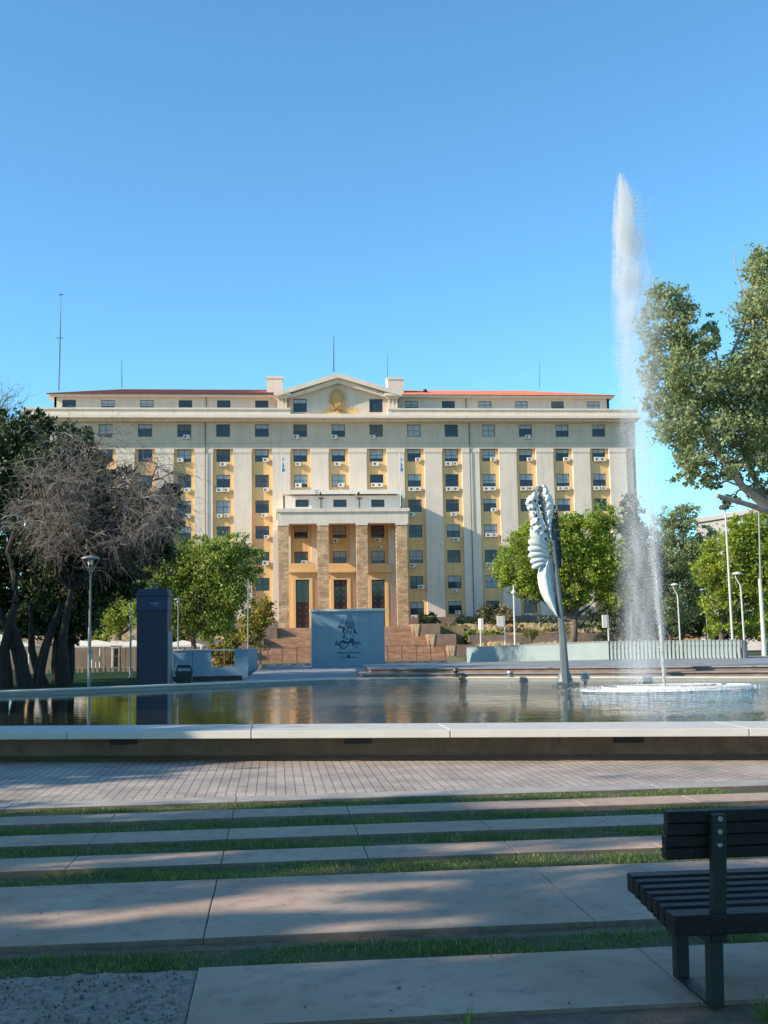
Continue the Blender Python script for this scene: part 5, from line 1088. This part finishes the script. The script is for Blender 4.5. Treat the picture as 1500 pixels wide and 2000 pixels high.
# dead twiggy tree: thousands of drooping twigs
Y = 44.8
lt = thing('bare_tree', 'twiggy brown bare crowned tree drooping over the left lawn', 'tree', (*W(130, 1340, Y).xy, 0), 'trees on the left lawn')
b = MB(); trunks(b, [(126, 1334, 122, 1250, 140, 1150, .2, 0)], Y); fk = W(140, 1150, Y); mains = []
for k in range(34):
    px, py = random.uniform(0, 330), random.uniform(850, 1050); py = 835+max(0, (px-200))*1.0*.6+random.uniform(0, 170) if px > 200 else py
    q = W(px, py, Y+random.uniform(-2.2, 1.5)); pts = branch(b, fk, q, .10, .018, .2, 9, 6, .12); mains.append(pts)
b.build('trunk', 'barkdark', lt)
tv = []; tf_ = []
def twig(p, d, L, r, droop, n=4):
    pts = [p]; dd = d.normalized()
    for i in range(n):
        dd = (dd+Vector((random.gauss(0, .28), random.gauss(0, .28), random.gauss(0, .2)-droop))).normalized(); pts.append(pts[-1]+dd*L/n)
    for i, q in enumerate(pts):
        rr = r*(1-i/(n+.3)); a = dd.orthogonal().normalized(); c = dd.cross(a)
        for j in range(3): t = 2.094*j; tv.append(q+(a*math.cos(t)+c*math.sin(t))*rr)
    k = len(tv)-3*(n+1)
    for i in range(n):
        for j in range(3): tf_.append((k+3*i+j, k+3*i+(j+1) % 3, k+3*i+3+(j+1) % 3, k+3*i+3+j))
    return pts
for pts in mains:
    for k in range(34):
        p = pts[random.randint(4, 9)]; d = Vector((random.gauss(.35, .8), random.gauss(-.1, .7), random.gauss(.15, .5))); q = twig(p, d, random.uniform(.8, 2.1), .016, .12, 5)
        for m_ in range(7):
            q2 = twig(q[random.randint(1, 5)], Vector((random.gauss(.3, .8), random.gauss(0, .7), random.gauss(-.1, .5))), random.uniform(.3, .95), .0085, .2, 4)
npmesh('twigs', [tuple(v) for v in tv], tf_, 'twig', lt)
leafmesh('crown', blobleaves([PB(120, 900, 90, 50, Y+1.5, 40), PB(180, 970, 100, 80, Y+1.5, 40), PB(120, 1040, 90, 70, Y+1.5, 40), PB(260, 1000, 60, 60, Y+1.5, 40), PB(250, 1040, 60, 50, Y+1.5, 40)], 24000, .3, 60), .09, 'leafdark', lt)
# thin bare tree at top left edge
Y = 58
lt = thing('bare_tree', 'thin leafless branches against the sky at the left edge', 'tree', (*W(-60, 1330, Y).xy, 0), 'trees on the left lawn'); tv = []; tf_ = []; b = MB()
pp = branch(b, (*W(-60, 1330, Y).xy, 0), W(-50, 900, Y), .22, .1, .04, 5, 8)
ends = []
for k in range(9): ends.append(branch(b, W(-50, 900, Y), W(random.uniform(-60, 30), random.uniform(770, 830), Y), .07, .02, .12, 6, 5))
b.build('trunk', 'bark', lt)
for pts in ends:
    for k in range(14):
        q = twig(pts[random.randint(3, 6)], Vector((random.gauss(.5, .6), random.gauss(0, .5), random.gauss(.5, .5))), random.uniform(.8, 2.), .014, .0, 5)
        for m_ in range(4): twig(q[random.randint(2, 5)], Vector((random.gauss(.4, .7), random.gauss(0, .6), random.gauss(.5, .5))), random.uniform(.3, .8), .008, 0, 3)
npmesh('twigs', [tuple(v) for v in tv], tf_, 'twig', lt)
# trees out of frame on the left that shade the near paving (placed for shade, crowns carved for sun patches)
SH = [ # x, y, crown centre z, rx, ry, rz, leaves
 (-13, -12, 9.5, 5.5, 6, 5.5), (-13.5, -5.5, 9.8, 5, 4.2, 5.2), (-13, 0.2, 9.0, 4.6, 3.4, 5.6), (-16, 4.2, 6.6, 5, 3.6, 5.8), (-16, 10.2, 4.4, 4, 3.6, 4.0), (-16, 15.4, 3.6, 4, 3.0, 3.8), (-16, 12.6, 4.4, 4, 2.4, 4.3), (-16, 24, 5.2, 3.5, 4.5, 5.0), (-16, 33, 6.5, 4, 5, 5.5), (-24, 40, 7.0, 5, 6, 6)]
for k, (x, y, z, rx, ry, rz) in enumerate(SH):
    bb = []; nl = 30000 if k in (4, 5, 6) else 22000
    for q in range(9):
        a = random.uniform(0, 6.28); e = random.uniform(-.7, .8); bb.append((x+rx*.55*math.cos(a), y+ry*.55*math.sin(a), z+rz*.6*e, rx*.5, ry*.5, rz*.42))
    tree('shade_tree', 'leafy plane tree standing left of the path outside the picture', (x, y, 0), (x, y, max(1.2, z-rz*.8)), bb, nl, .15, 'leafmid', 'shade trees along the path', r=.25, per=50, cl=.26)
# ------------------------------------------------------------------ fountain
YJ = 26.
ft = thing('water_fountain', 'tall white water jet with drifting spray rising from the pool', 'fountain', (9.1, YJ, .3))
def drops(C, size):
    n = len(C); base = np.array([[1, 1, 1], [1, -1, -1], [-1, 1, -1], [-1, -1, 1]])/1.732; q = RNG.normal(size=(n, 3)); q /= np.linalg.norm(q, axis=1)[:, None]; a = np.cross(q, RNG.normal(size=(n, 3))); a /= np.linalg.norm(a, axis=1)[:, None]; c = np.cross(q, a)
    B = base[None, :, 0, None]*q[:, None]+base[None, :, 1, None]*a[:, None]+base[None, :, 2, None]*c[:, None]
    V = (C[:, None]+B*size[:, None, None]).reshape(-1, 3); F = np.array([[0, 1, 2], [0, 3, 1], [0, 2, 3], [1, 3, 2]]); return V, (F[None]+np.arange(n)[:, None, None]*4).reshape(-1, 3)
# rising jet: axis through pixels
ax_ = [(1298, 1340), (1295, 1290), (1290, 1220), (1284, 1150), (1279, 1080), (1273, 1000), (1262, 880), (1250, 760), (1240, 640), (1230, 520), (1221, 420), (1215, 350)]
axw = np.array([tuple(W(x, y, YJ)) for x, y in ax_])
def along(t):
    i = np.clip((t*(len(axw)-1)).astype(int), 0, len(axw)-2); f = t*(len(axw)-1)-i; return axw[i]*(1-f[:, None])+axw[i+1]*f[:, None]
b = MB(); b.tube([Vector(p) for p in axw[:6]], [.032, .030, .028, .022, .016, .006], 8); b.build('jet_core', 'foam', ft, smooth=True)
n = 26000; t = RNG.uniform(0, .62, n)**1.1; c = along(t); sp_ = .012+.16*t**1.15
c += RNG.normal(size=(n, 3))*sp_[:, None]*np.array([1, 1, .4]); c[:, 0] += np.sin(c[:, 2]*5.)*.03*t*2
keep = RNG.uniform(0, 1, n) < np.where(t < .45, 1., .35); c = c[keep]
V, F = drops(c, RNG.uniform(.004, .011, len(c))); tag(npmesh('jet_drops', V, F, 'drop', ft), kind='stuff')
# falling veil: width and centre by height
prof = [(334, 1212, 3), (352, 1214, 9), (385, 1218, 17), (440, 1222, 24), (520, 1226, 29), (600, 1230, 33), (700, 1234, 35), (850, 1240, 38), (1000, 1242, 40), (1150, 1244, 44), (1330, 1246, 48)]
den = [(338, .35), (360, 1.2), (400, 2.6), (450, 2.8), (520, 1.9), (600, 1.1), (700, .45), (850, .20), (1000, .16), (1150, .11), (1330, .08)]
py = np.array([p[0] for p in prof]); cx = np.array([p[1] for p in prof]); hw = np.array([p[2] for p in prof]); dn = np.array([d[1] for d in den])
yy_ = np.linspace(338, 1330, 2000); w_ = np.interp(yy_, py, hw)*np.interp(yy_, py, dn); cdf = np.cumsum(w_); cdf /= cdf[-1]
def veil(n, size0, size1, spread=.55):
    y = np.interp(RNG.uniform(0, 1, n), cdf, yy_); cxx = np.interp(y, py, cx); h = np.interp(y, py, hw)
    dx = RNG.normal(size=n)*spread; dx = np.where(dx < -1.0, -dx*.5, dx); kp = RNG.uniform(0, 1, n) < .62+.38*np.sin(y*.045+dx*3.+2*np.sin(y*.011+dx))*np.sin(y*.017-dx*5+1); y, dx, cxx, h = y[kp], dx[kp], cxx[kp], h[kp]; n = len(y); streak = np.round(dx*9)/9; dx = dx*.88+streak*.12+RNG.normal(size=n)*.03
    x = cxx+h*(dx-.10)+h*.45*np.maximum(dx, 0)**1.5; Yd = YJ+RNG.normal(size=n)*.28
    d0 = np.array(tuple(FW))*FPX; R = np.array(tuple(RT)); U = np.array(tuple(UP)); D = d0[None]+R[None]*(x-750)[:, None]+U[None]*(1000-y)[:, None]
    C = np.array([0, 0, EYE])+D*(Yd/D[:, 1])[:, None]; C[:, 2] = np.maximum(C[:, 2], .31); return drops(C, RNG.uniform(size0, size1, n))
tag(npmesh('falling_drops', *veil(130000, .003, .009), 'drop', ft), kind='stuff')
tag(npmesh('large_drops', *veil(1800, .007, .013, .8), 'drop', ft), kind='stuff')
mist_mat('mist', 1.5, [(.0, .10), (.15, .13), (.5, .20), (.66, .4), (.80, 1.3), (.93, 1.5), (1., .8)], W(1246, 1300, YJ), W(1222, 440, YJ), .5)
mist_mat('mistouter', 1.0, [(.0, .75), (.15, .75), (.5, .55), (.7, .45), (.9, .3), (1., .0)], W(1252, 1300, YJ+1.2), W(1256, 520, YJ+1.2), .78)
def lathebody(rows, Y, name, m, parent, n=16, dep=.8):
    b = MB(); k = 0; rows = [(y, c, max(w, 1)) for y, c, w in rows]
    for (y, c, w) in rows:
        p = W(c, y, Y); r = w*Y/FPX; z = max(p.z, .31)
        for j in range(n): a = 2*PI*j/n; b.v.append((p.x+r*math.cos(a), Y+r*dep*math.sin(a), z))
    for i in range(len(rows)-1):
        for j in range(n): b.f.append((i*n+j, (i+1)*n+j, (i+1)*n+(j+1) % n, i*n+(j+1) % n)); b.m.append(0)
    b.f.append(tuple(range(n))); b.f.append(tuple(range(len(rows)*n-1, (len(rows)-1)*n-1, -1))); b.m += [0, 0]
    return tag(b.build(name, m, parent, smooth=True), kind='stuff')
lathebody([(350, 1214, 2), (376, 1217, 9), (410, 1220, 16), (470, 1224, 23), (540, 1228, 29), (620, 1232, 32), (750, 1236, 33), (900, 1239, 35), (1050, 1243, 38), (1200, 1245, 42), (1332, 1247, 46)], YJ, 'mist', 'mist', ft)
lathebody([(430, 1238, 8), (520, 1243, 30), (620, 1258, 50), (750, 1266, 58), (900, 1262, 58), (1050, 1256, 58), (1200, 1252, 60), (1332, 1250, 62)], YJ+1.2, 'drifting_mist', 'mistouter', ft)
# foam ring and spray bar at the foot
fr = MB(); zw = .31
def foamband(b, cx_, cy_, rx, ry, w, a0, a1, n=70, h=.03):
    prev = None
    for i in range(n+1):
        a = a0+(a1-a0)*i/n; ww = w*(.45+.5*abs(math.sin(i*.21+cx_*7))+.5*random.random()); r1, r2 = 1-ww/2, 1+ww/2
        c0 = (cx_+rx*r1*math.cos(a), cy_+ry*r1*math.sin(a), zw); c1 = (cx_+rx*math.cos(a), cy_+ry*math.sin(a), zw+h*random.uniform(.4, 1.2)); c2 = (cx_+rx*r2*math.cos(a), cy_+ry*r2*math.sin(a), zw)
        if prev: b.quad(prev[0], c0, c1, prev[1]); b.quad(prev[1], c1, c2, prev[2])
        prev = (c0, c1, c2)
jc = Vector((W(1300, 1340, YJ).x, 25.6, 0))
for args in ((jc.x+.2, 25.8, 1.85, 1.15, .05, 0, 2*PI), (jc.x-.35, 25.5, 1.7, 1.0, .13, PI*.9, PI*1.6), (jc.x+.15, 25.9, 1.3, .8, .12, PI*1.2, PI*2.0), (jc.x, 25.95, .6, .5, .4, 0, 2*PI), (jc.x+1.3, 26.1, .6, .25, .3, -.3, PI*.9)):
    fr = MB(); foamband(fr, *args, h=.045); fr.build('foam', 'foam', ft)
n = 3500; a = RNG.uniform(0, 6.28, n); rr = RNG.normal(1., .16, n); C = np.stack([jc.x+1.8*rr*np.cos(a)+.0, 25.8+1.1*rr*np.sin(a), .31+np.abs(RNG.normal(0, .03, n))], 1)
n2 = 1800; C2 = np.stack([jc.x+RNG.normal(-.2, .7, n2), 25.6+RNG.normal(0, .7, n2), .31+np.abs(RNG.normal(0, .05, n2))], 1)
V, F = drops(np.concatenate([C, C2]), RNG.uniform(.006, .014, n+n2)); tag(npmesh('splash_drops', V, F, 'drop', ft), kind='stuff')
b = MB(); pts = [(jc.x+.2+1.75*math.cos(a), 25.8+1.05*math.sin(a), .35) for a in np.linspace(0, 2*PI, 41)]; b.tube(pts, .03, 8, cap=False)
for a in np.linspace(0, 2*PI, 9)[:-1]: b.tube([(jc.x, 25.6, .33), (jc.x+.2+1.75*math.cos(a), 25.8+1.05*math.sin(a), .35)], .02, 6)
b.build('spray_bar', 'white', ft)
